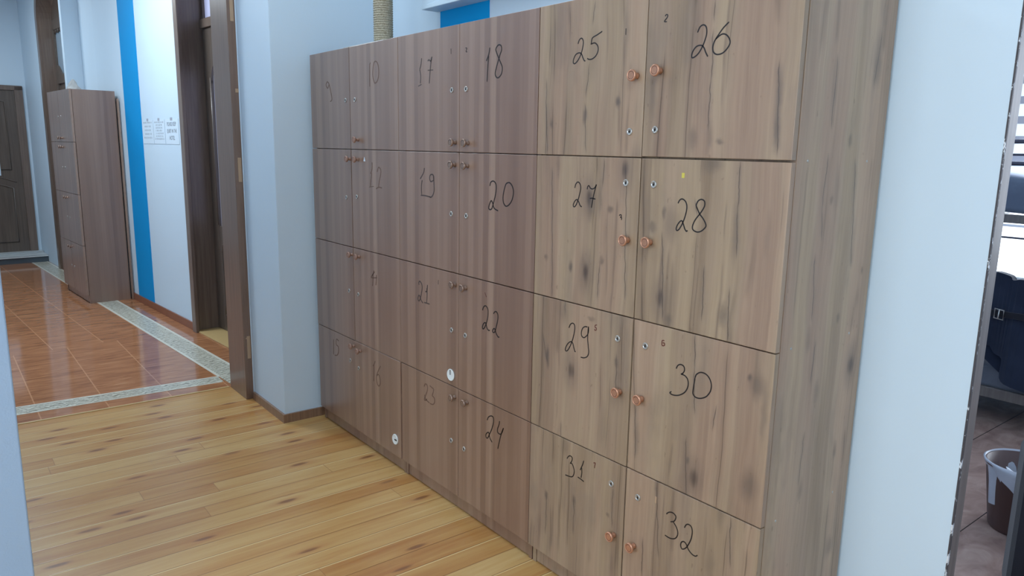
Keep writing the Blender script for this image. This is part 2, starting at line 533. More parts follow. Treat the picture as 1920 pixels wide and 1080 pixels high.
def brown_paint(name, dark, lite, rough=0.3):
    n = NT(name)
    x, y, z = n.sep(n.coords())
    s = n.math('ADD', x, y)
    g = n.noise(n.comb(n.math('MULTIPLY', s, 60), 0.0, n.math('MULTIPLY', z, 2.2)), 1.0, 4, 0.6)
    n.base(n.mix(n.step(g, 0.3, 0.7), dark, lite))
    n.set(rough, 0, 0.6)
    n.put(n.b.inputs['Coat Weight'], 0.25)
    n.put(n.b.inputs['Coat Roughness'], 0.25)
    n.bump(g, 0.1, 0.001)
    return n.m

def chipped():
    n = NT('chipped_paint_edge')
    co = n.coords()
    x, y, z = n.sep(co)
    f = n.noise(n.comb(n.math('MULTIPLY', x, 60), n.math('MULTIPLY', y, 60), n.math('MULTIPLY', z, 26)), 1.0, 4, 0.7)
    big = n.noise(n.comb(0.0, 3.0, n.math('MULTIPLY', z, 3.0)), 1.0, 2)
    k = n.math('ADD', f, n.math('MULTIPLY', n.math('SUBTRACT', big, 0.5), 0.5))
    n.base(n.mix(n.step(k, 0.56, 0.60), rgb(70, 66, 70), rgb(226, 230, 236)))
    n.set(0.6)
    n.bump(k, 0.8, 0.004)
    return n.m

def fabric(name, a, b, scale=260, rough=0.9):
    n = NT(name)
    co = n.coords()
    w = n.noise(co, 4, 4)
    n.base(n.mix(n.step(w, 0.35, 0.65), a, b))
    n.set(rough, 0, 0.2)
    n.put(n.b.inputs['Sheen Weight'], 0.2)
    n.bump(n.noise(co, scale, 2), 0.3, 0.002)
    return n.m

# grain marks seen on the oak doors and side, metres: cracks (x0, z0, x1, z1), knots (x, z, half width, half height, strength)
GRAIN = {
 '25': [[(0.2405,1.8537,0.2354,1.7895),(0.2258,1.6804,0.2171,1.5911),(0.2138,1.5686,0.2231,1.4304),(0.036,1.6466,0.0501,1.4195)],[(0.347,1.567,0.007,0.013,0.9),(0.0665,1.5141,0.006,0.012,0.7),(0.2132,1.5351,0.007,0.018,0.7),(0.3657,1.7542,0.009,0.06,0.35),(0.2436,1.7159,0.016,0.06,0.3)]],
 '26': [[(0.6567,1.7977,0.656,1.7487),(0.6549,1.7242,0.6594,1.6111),(0.6578,1.6112,0.6596,1.4893),(0.843,1.6355,0.8565,1.4342)],[(0.6119,1.4671,0.013,0.022,0.5),(0.6971,1.4597,0.01,0.006,0.7),(0.8488,1.5593,0.008,0.05,0.6),(0.8506,1.4822,0.008,0.03,0.7),(0.4728,1.5806,0.009,0.07,0.4),(0.6644,1.4699,0.009,0.03,0.5)]],
 '27': [[(0.3015,1.4105,0.2972,1.3327),(0.0747,1.3758,0.0914,0.9711),(0.2966,1.1057,0.2934,1.0005),(0.3879,1.3964,0.4051,1.0196)],[(0.3331,1.2705,0.01,0.01,0.7),(0.172,1.0824,0.007,0.013,0.9),(0.0577,1.0963,0.008,0.008,0.7),(0.3049,1.1163,0.008,0.012,0.7),(0.2515,1.2755,0.011,0.032,0.5),(0.2902,1.3015,0.008,0.04,0.5),(0.1042,1.3881,0.009,0.03,0.4)]],
 '28': [[(0.756,1.4172,0.7629,1.3027),(0.7629,1.3027,0.7667,1.1882),(0.5294,1.2209,0.5461,0.9844),(0.7537,1.1037,0.7586,0.9708),(0.6304,1.3159,0.6436,1.2761),(0.6755,1.1494,0.6765,1.0098)],[(0.4947,1.2334,0.012,0.012,0.55),(0.533,1.2741,0.005,0.014,0.7),(0.6776,1.4075,0.026,0.016,0.55),(0.557,1.2449,0.022,0.036,0.4),(0.7388,1.0357,0.013,0.024,0.6),(0.5683,0.9872,0.012,0.016,0.6),(0.7607,1.2401,0.009,0.06,0.4),(0.8485,1.249,0.007,0.05,0.3)]],
 '29': [[(0.3816,0.8479,0.3888,0.7272),(0.0489,0.8426,0.0793,0.7501),(0.1522,0.9763,0.157,0.9257),(0.1525,0.5706,0.1547,0.4612)],[(0.0785,0.7698,0.007,0.026,0.9),(0.3851,0.8244,0.007,0.012,0.6),(0.1541,0.9338,0.014,0.03,0.35),(0.3376,0.6111,0.014,0.06,0.3),(0.2741,0.9347,0.014,0.005,0.5)]],
 '30': [[(0.6592,0.9678,0.6628,0.8773),(0.6628,0.8773,0.6723,0.7546),(0.7409,0.794,0.7328,0.7291),(0.6516,0.6773,0.6605,0.5124),(0.4657,0.7165,0.4719,0.5553)],[(0.832,0.895,0.006,0.009,0.9),(0.853,0.8788,0.018,0.026,0.6),(0.8521,0.6165,0.02,0.034,0.6),(0.6616,0.6166,0.005,0.008,0.7),(0.4759,0.6224,0.008,0.05,0.4),(0.8771,0.8095,0.007,0.06,0.45),(0.6832,0.8388,0.018,0.036,0.25)]],
 '31': [[(0.3926,0.4379,0.3979,0.3091),(0.2245,0.3394,0.2256,0.2092),(0.0919,0.296,0.0922,0.1497)],[(0.0894,0.2911,0.007,0.012,0.8),(0.378,0.3394,0.006,0.008,0.7),(0.2253,0.3231,0.008,0.014,0.5),(0.1739,0.4954,0.018,0.026,0.4),(0.4009,0.1805,0.007,0.03,0.4)]],
 '32': [[(0.5583,0.5072,0.581,0.2949),(0.8069,0.515,0.8183,0.3806),(0.5182,0.3229,0.5216,0.2082)],[(0.7772,0.5158,0.01,0.04,0.45),(0.7532,0.3519,0.014,0.04,0.4),(0.5584,0.5056,0.007,0.03,0.5)]],
 'side': [[(0.1543,1.6618,0.1538,1.4981),(0.1534,1.4348,0.1475,1.3071),(0.1475,1.3071,0.1582,1.2328),(0.1645,0.7347,0.1582,0.5884),(0.1361,1.1939,0.1491,1.0328),(0.2836,1.4239,0.3144,1.1525),(0.1764,0.9742,0.1704,0.8634),(0.3502,1.7353,0.3381,1.6072)],[(0.3467,1.6539,0.016,0.04,0.5),(0.2479,1.4727,0.007,0.016,0.6),(0.1899,1.3289,0.006,0.009,0.5),(0.3747,1.1403,0.005,0.009,0.6),(0.2759,1.0205,0.006,0.011,0.7),(0.1411,0.9795,0.009,0.026,0.4),(0.2031,0.8344,0.01,0.024,0.45),(0.1708,0.5729,0.009,0.022,0.5),(0.3276,0.6447,0.006,0.02,0.6),(0.3507,0.3523,0.016,0.026,0.5),(0.3523,1.7856,0.006,0.04,0.4)]],
}
M = {}
M['wall'] = wall_paint()
M['stipple'] = rough_plaster()
M['laminate'] = laminate()
M['oak'] = wild_oak()
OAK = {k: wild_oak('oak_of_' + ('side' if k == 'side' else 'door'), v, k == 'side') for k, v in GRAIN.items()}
M['pine'] = pine_floor()
M['tile_near'] = terracotta('terracotta_tiles', 1.15, 0.32, -4.93, -0.23)
M['tile_far'] = terracotta('terracotta_tiles_of_the_hall', 1.30, 0.32, -0.06, -0.32)
M['border'] = border_tile()
M['border_edge'] = plain('cream_border_edge', rgb(216, 210, 194), 0.25)
M['teal'] = plain('dark_slate_riser', rgb(74, 84, 92), 0.35)
M['stone'] = plain('pale_stone_step', rgb(200, 204, 204), 0.4)
M['ceiling'] = plain('ceiling_paint', rgb(236, 238, 240), 0.8, spec=0.2, var=0.02, scale=3)
M['blue'] = plain('bright_blue_paint', rgb(0, 148, 212), 0.6, spec=0.15, var=0.03, scale=5)
M['jamb'] = brown_paint('glossy_brown_door_frame', rgb(112, 86, 70), rgb(130, 102, 84), 0.34)
M['raw_wood'] = plain('bare_chipped_wood', rgb(176, 146, 118), 0.7)
M['dark_door'] = brown_paint('dark_brown_door', rgb(84, 72, 64), rgb(102, 88, 78), 0.35)
M['dark_trim'] = brown_paint('dark_brown_casing', rgb(104, 86, 76), rgb(122, 104, 92), 0.32)
M['skirt_tile'] = plain('brown_skirting_tile', rgb(138, 84, 62), 0.25, var=0.12, scale=14)
M['skirt_wood'] = brown_paint('varnished_wood_skirting', rgb(122, 92, 72), rgb(148, 114, 90), 0.35)
M['sill_wood'] = plain('pale_wood_threshold', rgb(196, 164, 112), 0.4)
M['copper'] = plain('copper_knob', rgb(204, 152, 124), 0.32, metal=0.6, var=0.08, scale=120)
M['copper_old'] = plain('dull_copper_knob', rgb(158, 124, 108), 0.4, metal=0.15, var=0.1, scale=120)
M['copper_face'] = plain('worn_copper_face', rgb(128, 86, 70), 0.5, metal=0.3, var=0.15, scale=300)
M['bronze'] = plain('antique_bronze_knob', rgb(158, 134, 120), 0.32, metal=0.6, var=0.1, scale=120)
M['bronze_face'] = plain('dark_bronze_face', rgb(96, 80, 72), 0.4, metal=0.5, var=0.1, scale=300)
M['steel'] = plain('nickel_lock', rgb(186, 184, 180), 0.32, metal=0.65, var=0.04, scale=120)
M['hole'] = plain('dark_keyhole', rgb(30, 28, 28), 0.6)
M['gap'] = plain('dark_board_edge', rgb(58, 44, 38), 0.7)
M['ink'] = plain('black_marker_ink', rgb(30, 24, 26), 0.45, var=0.2, scale=60)
M['ink_worn'] = plain('worn_marker_ink', rgb(78, 66, 64), 0.5, var=0.3, scale=60)
M['ink_faint'] = plain('faded_marker_ink', rgb(112, 86, 74), 0.55, var=0.25, scale=80)
M['ink_red'] = plain('brown_red_ink', rgb(96, 44, 34), 0.5)
M['yellow'] = plain('yellow_sticker_paper', rgb(206, 192, 86), 0.7)
M['dial'] = plain('white_plastic', rgb(226, 232, 232), 0.35)
M['paper'] = plain('white_paper', rgb(214, 228, 240), 0.6, var=0.02)
M['print'] = plain('grey_printing_ink', rgb(104, 110, 118), 0.8)
M['pale_bag'] = fabric('pale_crumpled_bag', rgb(170, 168, 164), rgb(190, 188, 184), 120)
M['bed_metal'] = plain('dark_grey_bed_metal', rgb(72, 72, 88), 0.4, metal=0.3)
M['bed_wood'] = brown_paint('grey_brown_bed_rail', rgb(86, 78, 76), rgb(104, 96, 92), 0.4)
M['blanket'] = fabric('grey_blue_blanket', rgb(92, 102, 120), rgb(118, 128, 146), 120)
M['blanket2'] = fabric('slate_blanket', rgb(84, 88, 98), rgb(104, 108, 120), 120)
M['sheet'] = fabric('white_sheet', rgb(222, 226, 234), rgb(236, 240, 246), 120)
M['navy'] = fabric('dark_navy_cloth', rgb(22, 30, 48), rgb(34, 42, 60), 300)
M['black_bag'] = fabric('black_nylon', rgb(24, 24, 32), rgb(32, 32, 40), 300, 0.85)
M['black_plastic'] = plain('black_plastic', rgb(28, 28, 32), 0.4)
M['bin'] = plain('dark_brown_plastic', rgb(74, 52, 50), 0.45)
M['liner'] = plain('thin_white_plastic', rgb(168, 172, 184), 0.35, var=0.12, scale=14)
M['room_floor'] = None
M['chipped'] = chipped()
M['grey_frame'] = brown_paint('grey_brown_worn_frame', rgb(112, 102, 100), rgb(128, 117, 114), 0.5)
M['pvc'] = plain('white_window_plastic', rgb(232, 236, 240), 0.35)

def sisal():
    n = NT('sisal_rope')
    co = n.coords()
    x, y, z = n.sep(co)
    tw = n.noise(n.comb(n.math('MULTIPLY', x, 140), n.math('MULTIPLY', y, 140), n.math('MULTIPLY', z, 260)), 1.0, 3, 0.6)
    n.base(n.ramp(tw, [(0.3, rgb(140, 130, 110)), (0.5, rgb(176, 166, 144)), (0.7, rgb(202, 194, 174))]))
    n.set(0.9, 0, 0.15)
    n.bump(tw, 0.5, 0.003)
    return n.m
M['sisal'] = sisal()

def room_laminate():
    n = NT('glossy_brown_room_floor')
    x, y, z = n.sep(n.coords())
    gx = n.math('DIVIDE', n.math('ADD', x, 0.06), 0.36)
    fx = n.math('FRACT', gx)
    d = n.math('MULTIPLY', n.math('MINIMUM', fx, n.math('SUBTRACT', 1.0, fx)), 0.36)
    line = n.math('SUBTRACT', 1.0, n.step(d, 0.001, 0.003))
    g = n.noise(n.comb(n.math('MULTIPLY', x, 9), n.math('MULTIPLY', y, 6), 0.0), 1.0, 4, 0.6, 0.8)
    c = n.ramp(g, [(0.3, rgb(134, 108, 100)), (0.55, rgb(160, 134, 124)), (0.75, rgb(180, 156, 144))])
    n.base(n.mix(line, c, rgb(50, 40, 40)))
    n.set(0.25, 0, 0.5)
    n.bump(line, -0.2, 0.001)
    return n.m
M['room_floor'] = room_laminate()

def added_lamp_glow():  # glowing face of the added ceiling panels
    n = NT('added_lamp_diffuser')
    n.base(rgb(240, 244, 248))
    n.put(n.b.inputs['Emission Color'], (0.8, 0.92, 1.0, 1))
    n.put(n.b.inputs['Emission Strength'], 2.0)
    return n.m
M['lamp'] = added_lamp_glow()

def glass():
    n = NT('window_glass')
    n.base((1, 1, 1, 1))
    n.set(0.0, 0, 0.5)
    n.put(n.b.inputs['Transmission Weight'], 1.0)
    n.put(n.b.inputs['IOR'], 1.02)
    return n.m
M['glass'] = glass()

def zebra(name, col, trans):
    n = NT(name)
    tr = n.t.nodes.new('ShaderNodeBsdfTranslucent')
    tr.inputs[0].default_value = col
    mx = n.t.nodes.new('ShaderNodeMixShader')
    mx.inputs[0].default_value = trans
    n.base(col)
    n.set(0.8)
    n.t.links.new(n.b.outputs[0], mx.inputs[1])
    n.t.links.new(tr.outputs[0], mx.inputs[2])
    out = [q for q in n.t.nodes if q.type == 'OUTPUT_MATERIAL'][0]
    n.t.links.new(mx.outputs[0], out.inputs[0])
    return n.m
M['frost'] = zebra('lilac_frosted_glass', (0.74, 0.73, 0.84, 1), 0.6)
M['blind_white'] = zebra('sheer_blind_band', (0.9, 0.92, 0.95, 1), 0.8)
M['blind_grey'] = zebra('dense_blind_band', (0.55, 0.53, 0.55, 1), 0.22)
M['sheer'] = zebra('white_sheer_curtain', (0.85, 0.88, 0.94, 1), 0.6)

# handwritten strokes on the doors, knob centres and lock centres: metres along the locker fronts (x, z)
NUM = {
 '25': [[(-0.7201,1.7404),(-0.715,1.7511),(-0.7058,1.7552),(-0.6989,1.7483),(-0.6978,1.7371),(-0.7021,1.7201),(-0.7089,1.7058),(-0.7197,1.6928),(-0.7318,1.6856),(-0.7382,1.6898),(-0.7363,1.7004),(-0.7282,1.7111),(-0.7151,1.715),(-0.7045,1.7116),(-0.6974,1.6999),(-0.6913,1.6913),(-0.6866,1.6903)],[(-0.6218,1.7655),(-0.6401,1.7584),(-0.6604,1.7513),(-0.6642,1.7377),(-0.6658,1.7342)],[(-0.6659,1.7348),(-0.6515,1.7371),(-0.6403,1.7306),(-0.6353,1.7205),(-0.6374,1.7097),(-0.6458,1.6995),(-0.66,1.6932),(-0.6729,1.6936),(-0.6786,1.6971)]],
 '26': [[(-0.2866,1.7254),(-0.2798,1.738),(-0.2693,1.7417),(-0.2608,1.7352),(-0.2584,1.7204),(-0.2628,1.7041),(-0.2704,1.688),(-0.282,1.6735),(-0.296,1.6661),(-0.3004,1.6707),(-0.2973,1.6818),(-0.2871,1.6923),(-0.2727,1.6938),(-0.2641,1.6875),(-0.2578,1.6757),(-0.2508,1.6653)],[(-0.1949,1.7402),(-0.2107,1.7278),(-0.2248,1.7115),(-0.2341,1.6987),(-0.2374,1.6851),(-0.2338,1.6737),(-0.2229,1.668),(-0.2076,1.6702),(-0.1948,1.68),(-0.1882,1.6917),(-0.1917,1.7028),(-0.2009,1.7118),(-0.2113,1.7143),(-0.2212,1.7105),(-0.2311,1.7039)]],
 '27': [[(-0.7138,1.3227),(-0.71,1.3349),(-0.7006,1.3413),(-0.6915,1.3358),(-0.688,1.3228),(-0.6928,1.3026),(-0.6988,1.2863),(-0.7069,1.271),(-0.7146,1.2658),(-0.7184,1.2715),(-0.7124,1.2827),(-0.7039,1.2886),(-0.6958,1.2832),(-0.6874,1.2711),(-0.6805,1.2689)],[(-0.6602,1.3216),(-0.6578,1.3303),(-0.6531,1.3325),(-0.6462,1.3257),(-0.6368,1.3242),(-0.6277,1.3286),(-0.6217,1.3379)],[(-0.6217,1.3379),(-0.6289,1.3169),(-0.635,1.2918),(-0.6394,1.2686)],[(-0.6474,1.2956),(-0.6372,1.2969),(-0.624,1.2951)]],
 '28': [[(-0.3176,1.3037),(-0.3119,1.3131),(-0.303,1.3158),(-0.2923,1.309),(-0.2879,1.2951),(-0.2909,1.2752),(-0.2984,1.2547),(-0.3085,1.2375),(-0.3155,1.2328),(-0.3189,1.2374),(-0.314,1.2497),(-0.3033,1.2597),(-0.2971,1.253),(-0.2904,1.2392),(-0.2844,1.2335),(-0.2817,1.2365)],[(-0.246,1.2814),(-0.2572,1.2991),(-0.2578,1.3061),(-0.252,1.3153),(-0.2425,1.3188),(-0.2336,1.3147),(-0.2321,1.3044),(-0.2373,1.2935),(-0.246,1.2814),(-0.259,1.2654),(-0.2661,1.2487),(-0.2631,1.2392),(-0.25,1.2351),(-0.2373,1.239),(-0.2262,1.2489),(-0.2246,1.2561),(-0.2332,1.2693),(-0.246,1.2814)]],
 '29': [[(-0.719,0.8873),(-0.7124,0.9001),(-0.7024,0.9056),(-0.6941,0.9016),(-0.6922,0.8907),(-0.6948,0.873),(-0.7018,0.8501),(-0.7121,0.8277),(-0.7238,0.812),(-0.7321,0.8115),(-0.7305,0.8221),(-0.7218,0.8356),(-0.7088,0.845),(-0.6994,0.842),(-0.6937,0.8289),(-0.6881,0.818),(-0.6855,0.8186)],[(-0.6321,0.9092),(-0.6312,0.8934),(-0.6364,0.8811),(-0.6496,0.8706),(-0.6597,0.8734),(-0.6622,0.8841),(-0.6579,0.8977),(-0.6475,0.9057),(-0.6368,0.9068)],[(-0.6321,0.9092),(-0.6338,0.8873),(-0.6334,0.8678),(-0.6297,0.8462),(-0.6269,0.8286),(-0.633,0.8145),(-0.6464,0.8073),(-0.6613,0.8057)]],
 '30': [[(-0.2916,0.8608),(-0.2869,0.8706),(-0.2779,0.8758),(-0.2672,0.8736),(-0.2635,0.864),(-0.2681,0.8541),(-0.2748,0.8499)],[(-0.2748,0.8499),(-0.2619,0.849),(-0.2521,0.8419),(-0.2484,0.8295),(-0.2512,0.8152),(-0.2606,0.8011),(-0.2785,0.7892),(-0.2973,0.785),(-0.3084,0.7878),(-0.3032,0.7928)],[(-0.2278,0.8521),(-0.224,0.8616),(-0.2124,0.8702),(-0.198,0.8711),(-0.1855,0.865),(-0.1768,0.8523),(-0.1747,0.8398),(-0.178,0.8259),(-0.1888,0.8106),(-0.2058,0.8011),(-0.2214,0.7995),(-0.2305,0.8056),(-0.2314,0.8168),(-0.2278,0.8521)]],
 '31': [[(-0.7085,0.455),(-0.7015,0.4651),(-0.6933,0.4695),(-0.6847,0.4665),(-0.6853,0.4564),(-0.6931,0.443)],[(-0.6932,0.4452),(-0.6848,0.4459),(-0.677,0.4366),(-0.6727,0.4245),(-0.6757,0.4097),(-0.6837,0.4013),(-0.6984,0.3981),(-0.7144,0.3967)],[(-0.6315,0.4749),(-0.635,0.4624),(-0.6423,0.4463),(-0.646,0.4382)],[(-0.6394,0.4489),(-0.6381,0.4313),(-0.6407,0.4138)],[(-0.656,0.411),(-0.6425,0.4093),(-0.627,0.4062)]],
 '32': [[(-0.2948,0.4355),(-0.2869,0.4442),(-0.2745,0.4486),(-0.2637,0.4451),(-0.2611,0.4382),(-0.2665,0.4261),(-0.2787,0.4191)],[(-0.2695,0.423),(-0.2582,0.4128),(-0.2516,0.3996),(-0.2531,0.3864),(-0.2617,0.3754),(-0.2783,0.3697),(-0.2956,0.371)],[(-0.23,0.4225),(-0.2256,0.4323),(-0.2179,0.4378),(-0.2076,0.4349),(-0.2031,0.4212),(-0.2058,0.3989),(-0.2161,0.374),(-0.2254,0.3617),(-0.2343,0.3575),(-0.2391,0.366),(-0.2368,0.376),(-0.2289,0.3814),(-0.2204,0.3773),(-0.2113,0.3647),(-0.1986,0.3574),(-0.1876,0.3573),(-0.1811,0.3631)]],
 '18': [[(-1.1557,1.7692),(-1.1611,1.7489),(-1.1749,1.7269)],[(-1.1617,1.7432),(-1.1664,1.7049),(-1.1696,1.6584)],[(-1.1042,1.7291),(-1.1195,1.7531),(-1.1213,1.7627),(-1.1084,1.7729),(-1.0937,1.7697),(-1.0902,1.7562),(-1.098,1.7418),(-1.1042,1.7291),(-1.1152,1.7071),(-1.1239,1.6828),(-1.116,1.6698),(-1.1028,1.669),(-1.0884,1.6805),(-1.0849,1.6993),(-1.0941,1.7151),(-1.1042,1.7291)]],
 '17': [[(-1.5969,1.7692),(-1.6023,1.7461),(-1.6113,1.7291)],[(-1.6113,1.7291),(-1.605,1.7045),(-1.6075,1.6759)],[(-1.623,1.6667),(-1.5997,1.6722)],[(-1.5528,1.7554),(-1.5443,1.7591),(-1.5297,1.7537),(-1.5225,1.7692)],[(-1.5267,1.7674),(-1.534,1.7304),(-1.5428,1.6725)],[(-1.5531,1.7219),(-1.5153,1.7205)]],
 '10': [[(-2.0138,1.7836),(-2.0217,1.766),(-2.0237,1.6853)],[(-1.9679,1.7865),(-1.9819,1.7813),(-1.9906,1.7602),(-1.9938,1.7295),(-1.9847,1.7052),(-1.975,1.6974),(-1.955,1.7054),(-1.9425,1.7263),(-1.9415,1.7568),(-1.9524,1.7791),(-1.9679,1.7865)]],
 '20': [[(-1.1478,1.3069),(-1.1431,1.319),(-1.1303,1.3247),(-1.1174,1.3202),(-1.1106,1.3071),(-1.1137,1.2816),(-1.1245,1.252),(-1.1341,1.2308),(-1.1441,1.2249),(-1.153,1.2294),(-1.1489,1.2435),(-1.139,1.2565),(-1.1302,1.2482),(-1.1212,1.2318),(-1.0983,1.2241)],[(-1.0426,1.3237),(-1.0561,1.3181),(-1.0652,1.2994),(-1.0715,1.274),(-1.0682,1.2541),(-1.0555,1.2437),(-1.0406,1.2477),(-1.0247,1.2621),(-1.0159,1.2824),(-1.015,1.2989),(-1.0235,1.3148),(-1.0345,1.3225),(-1.0426,1.3237)]],
 '19': [[(-1.5806,1.3548),(-1.5874,1.3356),(-1.6128,1.3112)],[(-1.5977,1.3075),(-1.6037,1.2811),(-1.6017,1.2498)],[(-1.6084,1.2467),(-1.5799,1.2476),(-1.5339,1.2444)],[(-1.5142,1.3095),(-1.5335,1.3044),(-1.5416,1.3151),(-1.5382,1.3281),(-1.5237,1.332),(-1.5141,1.3265),(-1.5126,1.3113)],[(-1.5125,1.3265),(-1.511,1.2995),(-1.5095,1.2723),(-1.5177,1.2548),(-1.5306,1.2446),(-1.542,1.2438)]],
 '12': [[(-2.0141,1.3652),(-2.0152,1.3379),(-2.0307,1.3151)],[(-2.0196,1.319),(-2.0281,1.2895),(-2.0348,1.2599)],[(-2.0442,1.2568),(-2.0034,1.2618)],[(-1.9685,1.326),(-1.9572,1.3449),(-1.9396,1.3387),(-1.9367,1.3221),(-1.9521,1.2844),(-1.9582,1.2621)],[(-1.9819,1.2523),(-1.9565,1.2605),(-1.9281,1.2586)]],
 '22': [[(-1.1811,0.8586),(-1.1751,0.8718),(-1.1625,0.8784),(-1.1498,0.8698),(-1.1476,0.8506),(-1.1526,0.8256),(-1.1648,0.8012),(-1.1756,0.7902),(-1.1812,0.7957),(-1.1741,0.8104),(-1.1614,0.8151),(-1.152,0.7972),(-1.1429,0.7918),(-1.1358,0.7933)],[(-1.1147,0.8579),(-1.1088,0.8655),(-1.0984,0.8685),(-1.0895,0.8594),(-1.0891,0.8423),(-1.0972,0.8149),(-1.1073,0.7922),(-1.1179,0.7911),(-1.118,0.7987),(-1.1076,0.8052),(-1.0985,0.7908),(-1.086,0.7794),(-1.0791,0.7809)]],
 '21': [[(-1.6246,0.8827),(-1.6263,0.8917),(-1.6192,0.8988),(-1.6055,0.8912),(-1.6005,0.8755),(-1.6059,0.8526),(-1.6148,0.8289),(-1.6254,0.816),(-1.6341,0.8219),(-1.6304,0.8355),(-1.6217,0.8389),(-1.608,0.8208),(-1.5942,0.8122)],[(-1.5595,0.8929),(-1.5648,0.8666),(-1.5767,0.8629)],[(-1.5647,0.8794),(-1.5632,0.8505),(-1.5668,0.8188)],[(-1.5856,0.8164),(-1.5669,0.817),(-1.5449,0.8168)]],
 '24': [[(-1.1475,0.4496),(-1.14,0.4634),(-1.125,0.4727),(-1.1113,0.4721),(-1.108,0.4561),(-1.1165,0.4287),(-1.1312,0.4009),(-1.1431,0.3816),(-1.1524,0.3805),(-1.1542,0.3915),(-1.1435,0.4027),(-1.1358,0.4033),(-1.1294,0.3861),(-1.1154,0.3735)],[(-1.0725,0.469),(-1.0751,0.4551),(-1.0835,0.4354),(-1.0818,0.4227),(-1.0669,0.4209),(-1.0568,0.4308),(-1.0485,0.4503)],[(-1.0485,0.4503),(-1.0625,0.4196),(-1.0721,0.3899),(-1.0804,0.3604)]],
 '23': [[(-1.5907,0.4587),(-1.5828,0.4725),(-1.5674,0.4714),(-1.5656,0.4506),(-1.5794,0.4233),(-1.5893,0.4033),(-1.5795,0.4029),(-1.5678,0.4116)],[(-1.5871,0.4254),(-1.5795,0.4082),(-1.5487,0.4)],[(-1.5463,0.4749),(-1.5292,0.4711),(-1.5179,0.4679),(-1.5199,0.4547),(-1.5294,0.4373)],[(-1.5294,0.4373),(-1.5125,0.4315),(-1.5099,0.4154),(-1.522,0.4013),(-1.5449,0.3989)]],
 '16': [[(-2.0105,0.466),(-2.0207,0.4495),(-2.0331,0.437)],[(-2.0232,0.4441),(-2.0246,0.406),(-2.0286,0.3646)],[(-1.9591,0.4552),(-1.9811,0.4288),(-1.9987,0.3961),(-1.995,0.3663),(-1.9788,0.3553),(-1.9642,0.3722),(-1.968,0.397),(-1.9817,0.4099),(-1.9962,0.3991)]],
 '14': [[(-2.0136,0.887),(-2.0217,0.8715),(-2.0277,0.8598)],[(-2.0237,0.8676),(-2.0246,0.8422),(-2.0295,0.8143)],[(-1.99,0.8707),(-1.9927,0.847),(-1.9973,0.8229)],[(-2.0063,0.8826),(-2.0413,0.8524),(-1.9849,0.8589)]],
 '15': [[(-2.4605,0.4726),(-2.4629,0.435),(-2.4656,0.393)],[(-2.401,0.4764),(-2.4256,0.4812),(-2.4296,0.4527),(-2.4074,0.4455),(-2.4067,0.419),(-2.4238,0.3986),(-2.4518,0.3921)]],
 '9': [[(-2.4477,1.73),(-2.4627,1.7155),(-2.4452,1.6992),(-2.43,1.7176),(-2.4477,1.73)],[(-2.4298,1.7214),(-2.4022,1.6514),(-2.4216,1.6368)]],
 's17': [[(-1.3936,1.7866),(-1.3928,1.7681)]],
 's18': [[(-1.3006,1.7805),(-1.2914,1.7787),(-1.2968,1.7681),(-1.2895,1.7665)]],
 's21': [[(-1.4787,0.925),(-1.4797,0.9071)]],
 's22': [[(-1.1677,0.9265),(-1.1588,0.9106)]],
 's25': [[(-0.5306,1.7635),(-0.5304,1.7467)]],
 's26': [[(-0.3934,1.7765),(-0.3901,1.7801),(-0.3851,1.7784),(-0.3866,1.7728),(-0.3953,1.7643),(-0.3873,1.7627)]],
 's27': [[(-0.5257,1.2549),(-0.5215,1.2577),(-0.5177,1.2568),(-0.5177,1.2517),(-0.5211,1.2502),(-0.5159,1.2494),(-0.5163,1.243)]],
 's29': [[(-0.5963,0.9212),(-0.6037,0.9184),(-0.6034,0.9122),(-0.5986,0.9112),(-0.5983,0.9057),(-0.6039,0.9032),(-0.606,0.9069)]],
 's30': [[(-0.3379,0.9287),(-0.3451,0.9271),(-0.3456,0.9162),(-0.3417,0.9132),(-0.3363,0.9163),(-0.3374,0.9219),(-0.3435,0.921)]],
 's31': [[(-0.5881,0.4831),(-0.5804,0.4858),(-0.5818,0.4758),(-0.5824,0.4682)]],
}
KNOB = {'25': (-0.4819, 1.6358), '26': (-0.3999, 1.6415), '27': (-0.488, 1.1891), '28': (-0.4049, 1.1922), '29': (-0.4905, 0.7416), '30': (-0.4071, 0.7427), '31': (-0.4882, 0.2864), '32': (-0.4073, 0.2871), '17': (-1.3629, 1.4539), '18': (-1.2804, 1.4525), '19': (-1.3663, 1.3733), '20': (-1.2832, 1.3719), '21': (-1.3579, 0.9252), '22': (-1.2866, 0.9243), '23': (-1.3604, 0.4782), '24': (-1.2761, 0.4809), '10': (-2.1408, 1.4611), '11': (-2.2203, 1.3752), '12': (-2.1452, 1.3745), '13': (-2.2223, 0.934), '14': (-2.1511, 0.9329), '15': (-2.2291, 0.4904), '16': (-2.1511, 0.482)}
KEY = {'25': (-0.4998, 1.4881), '26': (-0.4077, 1.4904), '27': (-0.5052, 1.3478), '28': (-0.4035, 1.3484), '29': (-0.509, 0.8974), '30': (-0.404, 0.8985), '31': (-0.5085, 0.4445), '32': (-0.4024, 0.442), '17': (-1.3873, 1.641), '18': (-1.2952, 1.6403), '19': (-1.3893, 1.1907), '20': (-1.2908, 1.1908), '21': (-1.3841, 0.7425), '22': (-1.2899, 0.7413), '23': (-1.3864, 0.2902), '24': (-1.2965, 0.2851), '9': (-2.2578, 1.6372), '10': (-2.167, 1.6362), '11': (-2.2709, 1.1975), '12': (-2.1667, 1.2064), '13': (-2.2665, 0.7544), '14': (-2.172, 0.752), '15': (-2.2733, 0.4069), '16': (-2.1777, 0.3902)}

